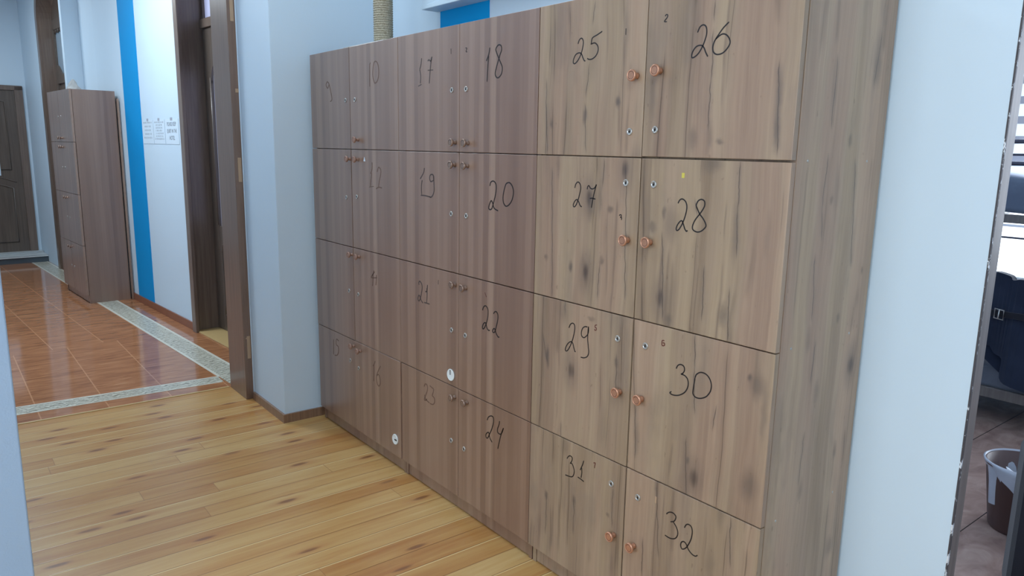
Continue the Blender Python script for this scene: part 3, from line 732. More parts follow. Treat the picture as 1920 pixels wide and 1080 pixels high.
# ---------------------------------------------------------------- room shell
TH = math.atan(0.072)          # the hall runs about four degrees off the locker wall
def in_hall(o):
    o.location = (-5.0, 0.0, 0.0)
    o.rotation_euler = (0, 0, TH)
    return o
def hall_pt(u, v, z=0.0):
    return (-5 + u * math.cos(TH) - v * math.sin(TH), u * math.sin(TH) + v * math.cos(TH), z)
def struct(mb, name, mats, hall=False, parent=None):
    o = mb.build(name, mats, parent)
    if hall:
        in_hall(o)
    if not parent:
        o['kind'] = 'structure'
    return o
H = 3.2

struct(MB().box(-3.44, 2.75, -4.35, 0.43, -0.06, 0.0), 'floor', M['pine'])
a, b = hall_pt(-0.02, -2.5), hall_pt(-0.02, 0.26)
struct(MB().prism([(-3.44, -2.6), (-3.44, 0.25), (b[0], b[1]), (a[0], a[1])], 'Z', -0.06, 0.0), 'floor', M['tile_near'])
struct(MB().box(-5.0, -0.02, -2.5, 0.24, -0.06, 0.0), 'floor', M['tile_far'], True)
struct(MB().box(-2.3, 2.75, 0.43, 4.12, -0.06, 0.0), 'floor', M['room_floor'])

# ornate border strips let into the tiles
MB_ = MB().box(-4.43, 1.50, -0.312, -0.158, 0.0, 0.0012)
MB_.box(-4.43, 1.30, -0.318, -0.300, 0.0012, 0.0018, mat=1).box(-4.43, 1.50, -0.168, -0.150, 0.0012, 0.0018, mat=1)
struct(MB_, 'trim_1', [M['border'], M['border_edge']], True)
cb = MB().prism([(-3.683, -0.225), (-3.567, -0.225), (-3.655, -2.55), (-3.80, -2.55)], 'Z', 0.0, 0.0013)
cb.prism([(-3.690, -0.215), (-3.676, -0.215), (-3.800, -2.55), (-3.814, -2.55)], 'Z', 0.0, 0.0020, mat=1)
cb.prism([(-3.572, -0.235), (-3.560, -0.235), (-3.648, -2.55), (-3.660, -2.55)], 'Z', 0.0, 0.0020, mat=1)
struct(cb, 'trim_2', [M['border'], M['border_edge']])

# ceilings, with unseen light panels added to go with the added lamps
ce = struct(MB().box(-10.4, 2.75, -4.35, 0.60, H, H + 0.1), 'ceiling', M['ceiling'])
for i, (x, y) in enumerate(((1.3, -1.7), (-2.2, -0.75), (-5.0, -1.1), (-7.9, -1.35))):
    p = MB().box(x - 0.32, x + 0.32, y - 0.32, y + 0.32, H - 0.035, H - 0.001, 0.004).build('added_light_panel', M['pvc'], ce)
    MB().box(x - 0.29, x + 0.29, y - 0.29, y + 0.29, H - 0.042, H - 0.036).build('added_diffuser', M['lamp'], p)
struct(MB().box(-2.4, 2.75, 0.60, 4.12, H, H + 0.1), 'ceiling', M['ceiling'])

# wall behind the lockers, with the doorway to the bedroom
wb = MB().box(-2.69, 0.2715, 0.43, 0.486, 0, H)
wb.box(0.262, 1.262, 0.43, 0.486, 2.12, H).box(1.262, 2.75, 0.43, 0.486, 0, H)
struct(wb, 'wall_back', M['wall'])
struct(MB().box(-3.41, -2.69, -0.180, 0.56, 0, H, 0.004), 'wall_corner', M['wall'])
struct(MB().box(-3.44, -1.40, -4.35, -1.413, 0, H, 0.004), 'wall_left', M['stipple'])
wf = MB().box(-1.4, -0.95, -4.35, -4.2, 0, H).box(1.95, 2.75, -4.35, -4.2, 0, H)
wf.box(-0.95, 1.95, -4.35, -4.2, 0, 0.8).box(-0.95, 1.95, -4.35, -4.2, 2.55, H)
struct(wf, 'wall_front', M['wall'])
struct(MB().box(2.6, 2.75, -4.2, 0.43, 0, H), 'wall_right', M['wall'])
struct(MB().box(-3.44, -3.15, -1.413, -0.18, 2.78, H), 'wall_header', M['wall'])

w1 = struct(MB().box(-0.95, 1.95, -4.33, -4.23, 0.8, 0.87).box(-0.95, 1.95, -4.33, -4.23, 2.48, 2.55).box(-0.95, -0.88, -4.33, -4.23, 0.87, 2.48)
            .box(1.88, 1.95, -4.33, -4.23, 0.87, 2.48).box(0.46, 0.54, -4.33, -4.23, 0.87, 2.48), 'window_1', M['pvc'])
MB().box(-0.88, 0.46, -4.285, -4.279, 0.87, 2.48).build('pane', M['glass'], w1)
MB().box(0.54, 1.88, -4.285, -4.279, 0.87, 2.48).build('pane', M['glass'], w1)

# hall walls
wh = MB()
wh.box(-4.95, -3.72, -0.14, 0.24, 0, H)
wh.box(-2.60, -2.525, -0.185, 0.24, 0, H)
arch = [(-3.72, H), (-3.72, 2.70)]
for i in range(1, 16):
    t = PI - PI * i / 16
    arch.append((-3.16 + 0.56 * math.cos(t), 2.70 + 0.38 * math.sin(t)))
arch += [(-2.60, 2.70), (-2.60, H)]
wh.prism(arch, 'Y', -0.14, 0.24)
wh.prism([(-2.60, -0.042), (-2.41, -0.042), (-2.17, -0.005), (0.045, -0.005), (0.045, 0.24), (-2.60, 0.24)], 'Z', 0, H)
wh.box(0.045, 1.02, -0.005, 0.24, 2.9, H).box(1.02, 1.60, -0.005, 0.24, 0, H)
struct(wh, 'wall_hall', M['wall'], True)
struct(MB().box(-4.95, -4.79, -2.5, -0.14, 0, H), 'wall_far', M['wall'], True)
struct(MB().box(-4.95, 1.62, -2.62, -2.5, 0, H), 'wall_hall_opposite', M['wall'], True)
sr = MB().box(-0.6, -0.5, 0.24, 2.3, 0, H).box(1.4, 1.5, 0.24, 2.3, 0, H).box(-0.6, 1.5, 2.2, 2.3, 0, H).box(-0.5, 1.4, 0.24, 2.2, -0.06, 0).box(-0.6, 1.5, 0.24, 2.3, H, H + 0.1)
struct(sr, 'wall_side_room', M['wall'], True)

# bright blue stripes painted down the walls
struct(MB().box(-1.37, -0.925, -0.0065, -0.004, 0.062, H - 0.01), 'trim_3', M['blue'], True)
struct(MB().box(-2.132, -1.746, 0.4275, 0.4305, 0.0, H - 0.01), 'trim_4', M['blue'])
# boxed-in ledge high on the wall above the lockers
lg = MB().box(-2.150, 0.0, 0.345, 0.43, 2.075, 2.42, 0.004).box(-2.155, 0.0, 0.338, 0.43, 2.055, 2.076, 0.003)
struct(lg, 'trim_5', M['wall'])

# step with pale nosing at the far end of the hall
st = MB().box(-4.79, -4.43, -2.5, -0.14, 0, 0.064).box(-4.79, -4.415, -2.5, -0.14, 0.064, 0.085, 0.003, mat=1)
st.box(-4.79, -4.66, -2.5, -0.14, 0.085, 0.100, 0.003, mat=1)
struct(st, 'trim_6', [M['teal'], M['stone']], True)

# skirtings
struct(MB().box(-1.52, 0.04, -0.016, -0.005, 0, 0.062, 0.002), 'baseboard_hall', M['skirt_tile'], True)
sk = MB().prism([(-3.14, -0.192), (-2.678, -0.192), (-2.678, 0.425), (-2.69, 0.425), (-2.69, -0.18), (-3.14, -0.18)], 'Z', 0, 0.045)
struct(sk, 'baseboard_corner', M['skirt_wood'])
struct(MB().box(0.003, 0.26, 0.418, 0.43, 0, 0.05, 0.002), 'baseboard_back', M['skirt_wood'])

# varnished frame of the passage between the hall and the boarded room
fr = MB().box(-3.435, -3.155, -0.224, -0.180, 0, 2.76, 0.003)
fr.box(-3.435, -3.155, -1.413, -0.180, 2.72, 2.78, 0.003)
o = struct(fr, 'trim_7', M['jamb'])
ch = MB()
for z0, z1, y0 in ((0.24, 0.37, -0.206), (1.23, 1.36, -0.206), (2.06, 2.19, -0.208), (1.70, 1.72, -0.20)):
    ch.box(-3.156, -3.1535, y0, y0 + 0.018, z0, z1, 0.001)
ch.box(-3.157, -3.152, -0.212, -0.192, 0.355, 0.362)
c = ch.build('chipped_patch', M['raw_wood'], o)
c['label'] = 'bare chipped patches on the edge'
MB().box(-3.1560, -3.150, -0.183, -0.1795, 0.02, 2.76).build('plaster_edge', M['wall'], o)
struct(MB().box(-3.452, -3.436, -1.41, -0.23, 0.0, 0.003), 'trim_8', M['sill_wood'])

# ---- doorway from the hall into a side room (door_1)
d1 = MB()
d1.box(0.045, 0.120, -0.030, -0.002, 0, 2.96, 0.004).box(0.94, 1.02, -0.030, -0.002, 0, 2.96, 0.004).box(0.12, 0.94, -0.030, -0.002, 2.88, 2.96, 0.004)
d1.box(0.045, 0.072, -0.002, 0.24, 0, 2.9, 0.002).box(0.99, 1.02, -0.002, 0.24, 0, 2.9, 0.002).box(0.072, 0.99, -0.002, 0.24, 2.86, 2.9)
d1.box(0.072, 0.99, 0.145, 0.20, 2.25, 2.315, 0.004)
d1o = struct(d1, 'door_1', M['dark_trim'], True)
lf = MB()
# leaf with a tall pane whose upper corners are cut in curves
x0, x1, zb, zt = 0.076, 0.986, 0.012, 2.245
lf.box(x0, 0.205, 0.160, 0.198, zb, zt, 0.003).box(0.857, x1, 0.160, 0.198, zb, zt, 0.003)
lf.box(0.205, 0.857, 0.160, 0.198, zb, 0.82, 0.003)
top = [(0.205, zt), (0.205, 1.86)]
for i in range(9):
    t = i / 8
    top.append((0.205 + 0.055 + 0.055 * math.cos(PI - t * PI / 2), 1.88 + 0.10 * math.sin(t * PI / 2)))
for i in range(9):
    t = i / 8
    top.append((0.857 - 0.055 + 0.055 * math.sin(t * PI / 2), 1.88 + 0.10 * math.cos(t * PI / 2)))
top += [(0.857, zt)]
lf.prism(top, 'Y', 0.160, 0.198)
leaf = lf.build('door_leaf', M['dark_door'], d1o)
MB().box(0.20, 0.86, 0.176, 0.182, 0.81, 2.0).build('pane', M['frost'], leaf)
mo = MB()
mo.tube(smooth([(0.25, 0.158, 0.14), (0.25, 0.158, 0.62), (0.32, 0.158, 0.70), (0.53, 0.158, 0.74), (0.74, 0.158, 0.70), (0.81, 0.158, 0.62), (0.81, 0.158, 0.14)], 5), 0.009, 8)
mo.tube([(0.25, 0.158, 0.14), (0.81, 0.158, 0.14)], 0.009, 8)
mo.tube([(0.198, 0.158, 0.83), (0.198, 0.158, 1.9)], 0.007, 8)
mo.build('moulding', M['dark_door'], leaf)
tp = MB().box(0.072, 0.11, 0.160, 0.198, 2.315, 2.86).box(0.95, 0.99, 0.160, 0.198, 2.315, 2.86)
tr = tp.build('transom', M['dark_door'], d1o)
MB().box(0.11, 0.95, 0.176, 0.182, 2.315, 2.86).build('pane', M['frost'], tr)
MB().box(0.06, 1.0, -0.01, 0.20, 0.0, 0.010, 0.002).build('threshold', M['sill_wood'], d1o)

# ---- panelled door in the far wall (door_2)
U = -4.79
d2 = MB()
d2.box(U, U + 0.03, -0.262, -0.178, 0.10, 2.045, 0.004).box(U, U + 0.03, -1.16, -1.076, 0.10, 2.045, 0.004).box(U, U + 0.03, -1.16, -0.178, 1.995, 2.05, 0.004)
d2o = struct(d2, 'door_2', M['dark_trim'], True)
lf = MB().box(U, U + 0.012, -1.078, -0.260, 0.10, 1.997)
leaf = lf.build('door_leaf', M['dark_door'], d2o)
mo = MB()
X = U + 0.013
for z0, z1, bow in ((1.08, 1.86, 0.05), (0.22, 0.86, 0.07)):
    pts = [(X, -0.37, z0), (X, -0.37, z1)] + [(X, -0.37 - 0.60 * i / 10, z1 + bow * math.sin(PI * i / 10)) for i in range(1, 10)] + [(X, -0.97, z1), (X, -0.97, z0)]
    mo.tube(pts, 0.010, 8, closed=True)
mo.tube([(X, -0.47, 1.30), (X, -0.52, 1.62), (X, -0.67, 1.74), (X, -0.82, 1.62), (X, -0.87, 1.30), (X, -0.67, 1.18)], 0.007, 8, closed=True)
mo.tube(smooth([(X, -0.33, 0.93), (X, -0.5, 0.99), (X, -0.67, 1.00), (X, -0.84, 0.99), (X, -1.01, 0.93)], 5), 0.008, 8)
mo.build('moulding', M['dark_door'], leaf)
hd = MB().box(X - 0.002, X + 0.008, -1.045, -1.01, 1.0, 1.18, 0.003).tube([(X + 0.01, -1.03, 1.10), (X + 0.045, -1.03, 1.10), (X + 0.05, -0.93, 1.10)], 0.008, 8)
hd.build('handle', M['steel'], leaf)

# ---- arched doorway in the hall wall (door_3)
def arch_ring(u0, u1, zs, rise, w, v0, v1):
    """frame of width w following two posts and a round head"""
    def curve(off):
        cx, rx = (u0 + u1) / 2, (u1 - u0) / 2 - off
        return [(u0 + off, 0.0), (u0 + off, zs)] + [(cx + rx * math.cos(PI - PI * i / 20), zs + (rise - off) * math.sin(PI * i / 20)) for i in range(1, 20)] + [(u1 - off, zs), (u1 - off, 0.0)]
    a, b = curve(0), curve(w)
    return a + b[::-1]
d3 = MB().prism(arch_ring(-3.80, -2.56, 2.70, 0.44, 0.085, 0, 0), 'Y', -0.165, -0.138)
d3.prism(arch_ring(-3.735, -2.585, 2.70, 0.39, 0.03, 0, 0), 'Y', -0.138, 0.05)
d3o = struct(d3, 'door_3', M['dark_trim'], True)
lf = MB().box(-3.705, -2.615, -0.03, 0.005, 2.585, 2.69, 0.004)
head = [(-3.705, 2.69), (-2.615, 2.69)] + [(-3.16 + 0.545 * math.cos(PI * i / 14), 2.69 + 0.33 * math.sin(PI * i / 14)) for i in range(1, 14)]
lf.prism(head, 'Y', -0.02, 0.0)
for i in range(9):        # small scallops hanging from the head board
    lf.lathe([(0.001, -0.004), (0.045, -0.004), (0.045, 0.004), (0.001, 0.004)], (-3.62 + 0.115 * i, -0.02, 2.59), 'Y', 14)
lf.box(-3.705, -3.64, -0.03, 0.005, 0.01, 2.60).box(-2.68, -2.615, -0.03, 0.005, 0.01, 2.60)
sc = [(-3.64, 2.03)] + [(-3.64 + 0.96 * i / 24, 2.17 + 0.055 * math.cos(2 * PI * i / 12)) for i in range(25)] + [(-2.68, 2.03)]
lf.prism(sc, 'Y', -0.03, 0.005)
lf.box(-3.64, -2.68, -0.012, 0.0, 0.01, 2.03).box(-3.20, -3.12, -0.03, 0.005, 0.01, 2.03)
leaf = lf.build('door_leaf', M['dark_door'], d3o)
MB().box(-3.64, -2.68, -0.012, -0.006, 2.10, 2.59).build('pane', plain('blue_grey_pane', rgb(150, 170, 186), 0.2, spec=0.6, var=0.04, scale=4), leaf)

# ---- worn frame of the bedroom doorway (door_4)
d4 = MB().box(0.214, 0.2740, 0.4360, 0.488, 0, 2.12, 0.002).box(1.252, 1.312, 0.446, 0.486, 0, 2.12, 0.002).box(0.274, 1.252, 0.446, 0.486, 2.07, 2.12, 0.002)
d4o = struct(d4, 'door_4', M['grey_frame'])
MB().box(0.2712, 0.2750, 0.4290, 0.4360, 0, 2.12).build('chipped_edge', M['chipped'], d4o)['label'] = 'dark edge with flaked white paint'
for x_ in (0.214,):
    pass

# ---- bedroom shell and window
struct(MB().box(-2.45, -2.3, 0.486, 4.12, 0, H), 'wall_bedroom_left', M['wall'])
struct(MB().box(2.6, 2.75, 0.486, 4.12, 0, H), 'wall_bedroom_right', M['wall'])
wn = MB().box(-2.3, -1.2, 3.97, 4.12, 0, H).box(1.4, 2.6, 3.97, 4.12, 0, H).box(-1.2, 1.4, 3.97, 4.12, 0, 0.6).box(-1.2, 1.4, 3.97, 4.12, 2.45, H)
struct(wn, 'wall_bedroom_back', M['wall'])
wf = MB().box(-1.2, 1.4, 4.02, 4.08, 0.6, 0.66).box(-1.2, 1.4, 4.02, 4.08, 2.39, 2.45)
for x_ in (-1.2, -0.36, 0.48, 1.34):
    wf.box(x_, x_ + 0.06, 4.02, 4.08, 0.66, 2.39)
wf.box(-1.14, 1.34, 4.02, 4.08, 0.985, 1.0)
w2 = struct(wf, 'window_2', M['pvc'])
for x_ in (-1.14, -0.30, 0.54):
    MB().box(x_, x_ + 0.78, 4.048, 4.052, 0.66, 2.39).build('pane', M['glass'], w2)
MB().box(-1.25, 1.45, 3.93, 3.975, 0.57, 0.605, 0.004).build('window_sill', M['pvc'], w2)

bl = empty('zebra_blind', (-1.1, 3.90, 1.36))
tag(bl, 'zebra roller blind with white and grey bands across the bedroom window', 'blind')
z = 0.0
wh_, gr_ = MB(), MB()
for k in range(9):
    gr_.box(0, 2.4, 0, 0.0015, 0.035 + k * 0.122 - 0.0, 0.035 + k * 0.122 + 0.046)
    wh_.box(0, 2.4, 0, 0.0015, 0.081 + k * 0.122, 0.157 + k * 0.122)
gr_.build('grey_band', M['blind_grey'], bl)
wh_.build('white_band', M['blind_white'], bl)
MB().lathe([(0.03, 0), (0.03, 2.4)], (0, 0.0, 1.16), 'X', 16).build('roller', M['pvc'], bl)
MB().box(0, 2.4, -0.008, 0.01, 0.015, 0.035, 0.003).build('bottom_bar', M['pvc'], bl)

# ---------------------------------------------------------------- lockers
ROWS = [0.0686, 0.5186, 0.9686, 1.4186, 1.867]

def knob_mesh(x, z, mats, parent, s=1.0):
    p = [(0.0085, 0.0), (0.0080, -0.004), (0.0062, -0.008), (0.0066, -0.013), (0.0125, -0.0165), (0.0152, -0.019), (0.0158, -0.0225),
         (0.0146, -0.0255), (0.0124, -0.0262), (0.0115, -0.0250)]
    mb = MB().lathe([(r * s, h) for r, h in p], (x, 0, z), 'Y', 24)
    mb.lathe([(0.0115 * s, -0.0249), (0.0095 * s, -0.0252), (0.0088 * s, -0.0243), (0.0002, -0.0243)], (x, 0, z), 'Y', 24, mat=1)
    return mb.build('knob', mats, parent)

def lock_mesh(x, z, parent, s=1.0):
    mb = MB().lathe([(0.0100 * s, 0.0), (0.0100 * s, -0.0018), (0.0085 * s, -0.0030), (0.0068 * s, -0.0030), (0.0064 * s, -0.0022), (0.0030 * s, -0.0022)], (x, 0, z), 'Y', 20)
    mb.lathe([(0.0030 * s, -0.0026), (0.0002, -0.0026)], (x, 0, z), 'Y', 14, mat=1)
    mb.box(x - 0.0009, x + 0.0009, -0.0027, -0.0020, z - 0.0048 * s, z + 0.0048 * s, mat=1)
    return mb.build('lock', [M['steel'], M['hole']], parent)

def write(key, parent, ox, w, mat, name='painted_number'):
    mb = MB()
    for stroke in NUM[key]:
        pts = [(x - ox, z) for x, z in stroke]
        mb.ribbon(smooth(pts, 5) if len(pts) > 2 else pts, w, -0.0006, 0.0002)
    o = mb.build(name, mat, parent)
    return o

def locker(label, X0, XM, X1, wood, knobs, numbers, loc=None, rz=0.0, depth=0.397, group=True, plain_side=False, pull=()):
    w, m = X1 - X0, XM - X0
    root = empty('locker_cabinet', loc or (X0, 0, 0), rz)
    tag(root, label, 'locker', 'locker cabinets along the walls')
    t = 0.018
    body = MB()
    body.box(0.001, t, 0.0205, depth + 0.0205, 0, ROWS[-1] - 0.003, 0.0008)
    if not plain_side:
        body.box(w - t, w - 0.001, 0.0205, depth + 0.0205, 0, ROWS[-1] - 0.003, 0.0008)
    body.box(t, w - t, 0.0215, depth + 0.018, ROWS[-1] - 0.023, ROWS[-1] - 0.004)
    body.box(t, w - t, 0.0215, depth + 0.018, ROWS[0], ROWS[0] + 0.018)
    body.box(m - 0.009, m + 0.009, 0.030, depth + 0.010, ROWS[0] + 0.018, ROWS[-1] - 0.023)
    for zz in ROWS[1:4]:
        body.box(t, m - 0.009, 0.030, depth + 0.010, zz - 0.009, zz + 0.009)
        body.box(m + 0.009, w - t, 0.030, depth + 0.010, zz - 0.009, zz + 0.009)
    body.box(t, w - t, depth + 0.012, depth + 0.018, ROWS[0] + 0.018, ROWS[-1] - 0.023)
    body.build('body', wood, root)
    if plain_side:
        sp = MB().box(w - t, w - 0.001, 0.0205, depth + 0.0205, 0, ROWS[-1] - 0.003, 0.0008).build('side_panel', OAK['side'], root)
        for yy in (0.065, 0.340):
            for zz in (1.421, 0.972, 0.52):
                s = MB().lathe([(0.0035, 0), (0.0035, 0.0009), (0.001, 0.0009)], (w - 0.0013, yy, zz), 'X', 12)
                s.build('screw_cap', M['steel'], sp)
    MB().box(t + 0.001, w - t - 0.001, 0.024, 0.040, 0.004, ROWS[0] - 0.002, 0.001).build('plinth', wood, root)
    for r in range(4):
        z0, z1 = ROWS[3 - r], ROWS[4 - r]
        for side in (0, 1):
            num = numbers[r][side] if numbers else None
            xa, xb = (0.0005, m - 0.0018) if side == 0 else (m + 0.0018, w - 0.0005)
            d = MB().box(xa, xb, 0.0, 0.018, z0 + 0.0016, z1 - 0.0016, 0.0013).build('door', OAK[num] if knobs == 'oak' else wood, root)
            d.location.y = -0.0025 * random.random() - (0.003 if num in pull and num != '26' else 0)
            if num in pull:
                d.location.z = 0.002
            sgn = -1 if side == 0 else 1
            kx, kz = m + sgn * 0.040, (z0 + 0.036 if r == 0 else z1 - 0.044)
            lx, lz = m + sgn * 0.049, (z0 + 0.221 if r == 0 else z1 - 0.227)
            if knobs == 'oak':
                kz = z0 + 0.221 if r == 0 else z1 - 0.229
                lz = z0 + 0.070 if r == 0 else z1 - 0.070
            if num and num in KNOB:
                kx, kz = KNOB[num][0] - X0, KNOB[num][1]
            if num and num in KEY:
                lx, lz = KEY[num][0] - X0, KEY[num][1]
            mats = [M['bronze'], M['bronze_face']] if knobs == 'bronze' else [M['copper'], M['copper_face']] if knobs == 'oak' else [M['copper_old'], M['copper_face']]
            if num != '9':
                knob_mesh(kx, kz, mats, d, 1.0 if knobs == 'oak' else 0.92)
            lock_mesh(lx, lz, d, 1.0)
            if num and num in NUM:
                faint = num in ('9', '10', '12', '14', '15', '16', '23')
                worn = num in ('17', '19', '21')
                wd = 0.0034 if int(num) >= 25 else 0.0042 if num in ('18', '20', '22', '24') else 0.0050
                write(num, d, X0, wd, M['ink_faint'] if faint else M['ink_worn'] if worn else M['ink'])
            if num and ('s' + num) in NUM:
                write('s' + num, d, X0, 0.0028, M['ink_red'] if num in ('22', '30', '31', '29') else M['ink'], 'small_numeral')
            if num in ('21', '16'):
                cx, cz = ((-1.3875 - X0, 0.562) if num == '21' else (-1.8298 - X0, 0.1474))
                k = MB().lathe([(0.0235, 0.0), (0.0240, -0.003), (0.0225, -0.0052), (0.0205, -0.0044), (0.0002, -0.0044)], (cx, 0, cz), 'Y', 28)
                dl = k.build('round_dial', M['dial'], d)
                dl['label'] = 'round white plastic dial with a dark pointer'
                if num == '21':
                    MB().box(cx - 0.0016, cx + 0.0016, -0.0058, -0.0042, cz + 0.001, cz + 0.021).build('pointer', M['hole'], d)
                else:
                    MB().box(cx - 0.001, cx + 0.017, -0.0058, -0.0042, cz - 0.003, cz + 0.003).build('pointer', M['hole'], d)
            if num == '28':
                MB().box(-0.3105 - X0, -0.3015 - X0, -0.0006, 0.0, 1.370, 1.383, 0.0002).build('yellow_sticker', M['yellow'], d)
            if num == '12':
                MB().prism([(-2.094 - X0, 1.368), (-2.078 - X0, 1.368), (-2.086 - X0, 1.387)], 'Y', -0.001, 0.0).build('paper_scrap', M['paper'], d)
            if num == '32':
                MB().box(-0.3385 - X0, -0.3325 - X0, -0.0008, 0.0, 0.452, 0.472, 0.0002).build('pale_patch', M['raw_wood'], d)
    return root

locker('brown locker under the rope post, by the white corner, with faded numbers 10 to 16', -2.642, -2.2155, -1.781,
       M['laminate'], 'copper', [('9', '10'), ('11', '12'), ('13', '14'), ('15', '16')], pull=('16',))
locker('striped brown middle locker with dark bronze knobs and handwritten numbers 17 to 24', -1.7795, -1.338, -0.8985,
       M['laminate'], 'bronze', [('17', '18'), ('19', '20'), ('21', '22'), ('23', '24')])
locker('pale knotty oak locker nearest the camera, copper knobs, handwritten numbers 25 to 32', -0.895, -0.4524, 0.0,
       M['oak'], 'oak', [('25', '26'), ('27', '28'), ('29', '30'), ('31', '32')], plain_side=True, pull=('26',))
hp = hall_pt(-2.371, -0.392)
locker('tall brown locker standing alone down the tiled hall, its plain side facing us', 0, 0.42, 0.845, M['laminate'], 'bronze', None, loc=hp, rz=TH, depth=0.335)

bd = MB().box(-1.512, -1.494, -0.032, -0.0165, 0.001, 1.80, 0.001).build('wooden_board', M['laminate'])
in_hall(bd)
tag(bd, 'thin brown board squeezed between the hall locker and the wall', 'board')

# pale bag standing on the hall locker
def bag_fn(i, j):
    a = 2 * PI * i
    k = (1 - j) ** 0.8
    r = 0.008 + 0.062 * k
    r *= 1 + 0.16 * math.sin(3 * a + 5 * j) + 0.08 * math.sin(7 * a - 9 * j)
    return Vector((r * math.cos(a) * 0.9, r * math.sin(a) * 0.7, 0.095 * j + 0.001))
pb = MB().grid(28, 10, bag_fn).build('crumpled_bag', M['pale_bag'])
pp = hall_pt(-1.77, -0.30)
pb.location = (pp[0], pp[1], 1.8640)
pb.rotation_euler = (0, 0, 0.6)
tag(pb, 'small pale crumpled bag with a pointed tip on top of the hall locker', 'bag')

# ---------------------------------------------------------------- rope post on the lockers
sp = empty('scratching_post', (-2.19, 0.16, 1.8640))
tag(sp, 'beige rope-wrapped cat scratching post standing on top of the left locker', 'cat post')
MB().box(-0.19, 0.19, -0.11, 0.19, 0, 0.018, 0.004).build('base', M['pale_bag'], sp)
prof = []
zz = 0.018
while zz < 0.86:
    for t in (0.0, 0.25, 0.5, 0.75):
        prof.append((0.0405 + 0.0042 * math.sin(PI * t), zz + t * 0.0098))
    zz += 0.0098
MB().lathe(prof, (0, 0, 0), 'Z', 40).build('rope_column', M['sisal'], sp)
MB().box(-0.16, 0.18, -0.12, 0.16, 0.862, 0.885, 0.006).build('platform', M['pale_bag'], sp)

# ---------------------------------------------------------------- notices
def notice(u, w, label, kind):
    root = empty('paper_notice', hall_pt(u, -0.0062, 1.418), TH)
    tag(root, label, 'notice', 'paper notices taped to the hall wall')
    MB().box(0, w, -0.0012, 0.0, 0, 0.190).build('sheet', M['paper'], root)
    if kind == 'text':
        for i, (tx, sz) in enumerate((('PLEASE KEEP', 0.042), ('QUIET IN THE', 0.040), ('HOTEL', 0.044))):
            text_mesh(tx, sz, 'printed_words', M['print'], root, (w / 2, -0.0014, 0.150 - i * 0.052), (PI / 2, 0, 0), 0.86)
    else:
        rnd = random.Random(kind)
        rows = kind
        mb = MB()
        for i in range(rows):
            zz = 0.168 - i * (0.150 / rows)
            hw = w * (0.40 if i in (0, rows - 1) else 0.29)
            x = w / 2 - hw
            while x < w / 2 + hw:
                l = 0.012 + 0.025 * rnd.random()
                for q in range(int(l / 0.0062)):
                    xx = x + q * 0.0062
                    hh = 0.0085 + 0.004 * rnd.random()
                    mb.box(xx, xx + 0.0018, -0.0014, -0.0011, zz - hh / 2, zz + hh / 2)
                    mb.box(xx, xx + 0.0046, -0.0014, -0.0011, zz + (hh / 2 if q % 2 else -hh / 2) - 0.0008, zz + (hh / 2 if q % 2 else -hh / 2) + 0.0008)
                x += l + 0.008
        mb.build('printed_words', M['print'], root)
    MB().box(w * 0.42, w * 0.58, -0.0018, -0.0012, 0.178, 0.200).build('tape', M['liner'], root)
    return root
notice(-0.905, 0.27, 'white notice with five short printed lines, nearest the blue stripe', 5)
notice(-0.628, 0.27, 'white notice with seven small printed lines, middle of the three', 7)
notice(-0.350, 0.30, 'white notice reading PLEASE KEEP QUIET IN THE HOTEL beside the side door', 'text')

def door_sheet(v0, v1, z0, z1, label, lines):
    root = empty('paper_notice', hall_pt(U + 0.024, v0, z0), TH + PI / 2)
    tag(root, label, 'notice')
    w, h = v1 - v0, z1 - z0
    MB().box(0, w, -0.0010, 0.0, 0, h).build('sheet', M['paper'], root)
    mb = MB()
    for i in range(lines):
        zz = h - 0.03 - i * (h - 0.04) / lines
        mb.box(w * 0.12, w * (0.7 + 0.2 * ((i * 7) % 3) / 3), -0.0013, -0.0009, zz, zz + 0.006)
    mb.build('printed_words', M['print'], root)
door_sheet(-0.66, -0.462, 1.385, 1.615, 'white sheet taped highest on the far hall door', 2)
door_sheet(-0.66, -0.494, 1.255, 1.330, 'small white slip between the two sheets on the far hall door', 1)
door_sheet(-0.66, -0.478, 1.010, 1.230, 'white printed sheet taped lowest on the far hall door', 6)

# ---------------------------------------------------------------- bedroom things seen through the doorway
BX0, BX1, BY0, BY1 = -1.35, 0.65, 2.90, 3.74
bb = empty('bunk_bed', (0, 0, 0))
tag(bb, 'dark metal bunk bed in the bedroom beyond the doorway', 'bed')
for x_ in (BX0, BX1):
    for y_ in (BY0, BY1):
        MB().box(x_ - 0.022, x_ + 0.022, y_ - 0.022, y_ + 0.022, 0, 1.62, 0.004).build('post', M['bed_metal'], bb)
for z0, z1 in ((0.148, 0.205), (1.096, 1.140)):
    f = MB().box(BX0, BX1, BY0 - 0.012, BY0 + 0.012, z0, z1, 0.003).box(BX0, BX1, BY1 - 0.012, BY1 + 0.012, z0, z1, 0.003)
    f.box(BX0 - 0.012, BX0 + 0.012, BY0, BY1, z0, z1, 0.003).box(BX1 - 0.012, BX1 + 0.012, BY0, BY1, z0, z1, 0.003)
    for k in range(14):
        xx = BX0 + 0.1 + k * 0.138
        f.box(xx, xx + 0.05, BY0, BY1, z0 + 0.006, z0 + 0.018)
    f.build('bed_frame', M['bed_wood'], bb)
for z_, r_ in ((1.514, 0.011), (1.447, 0.006), (1.402, 0.011)):
    MB().tube([(BX0, BY0, z_), (BX1, BY0, z_)], r_, 10).build('guard_rail', M['bed_metal'], bb)
MB().tube([(BX0, BY0, 1.02), (BX1, BY0, 1.02)], 0.005, 8).build('cross_bar', M['bed_metal'], bb)

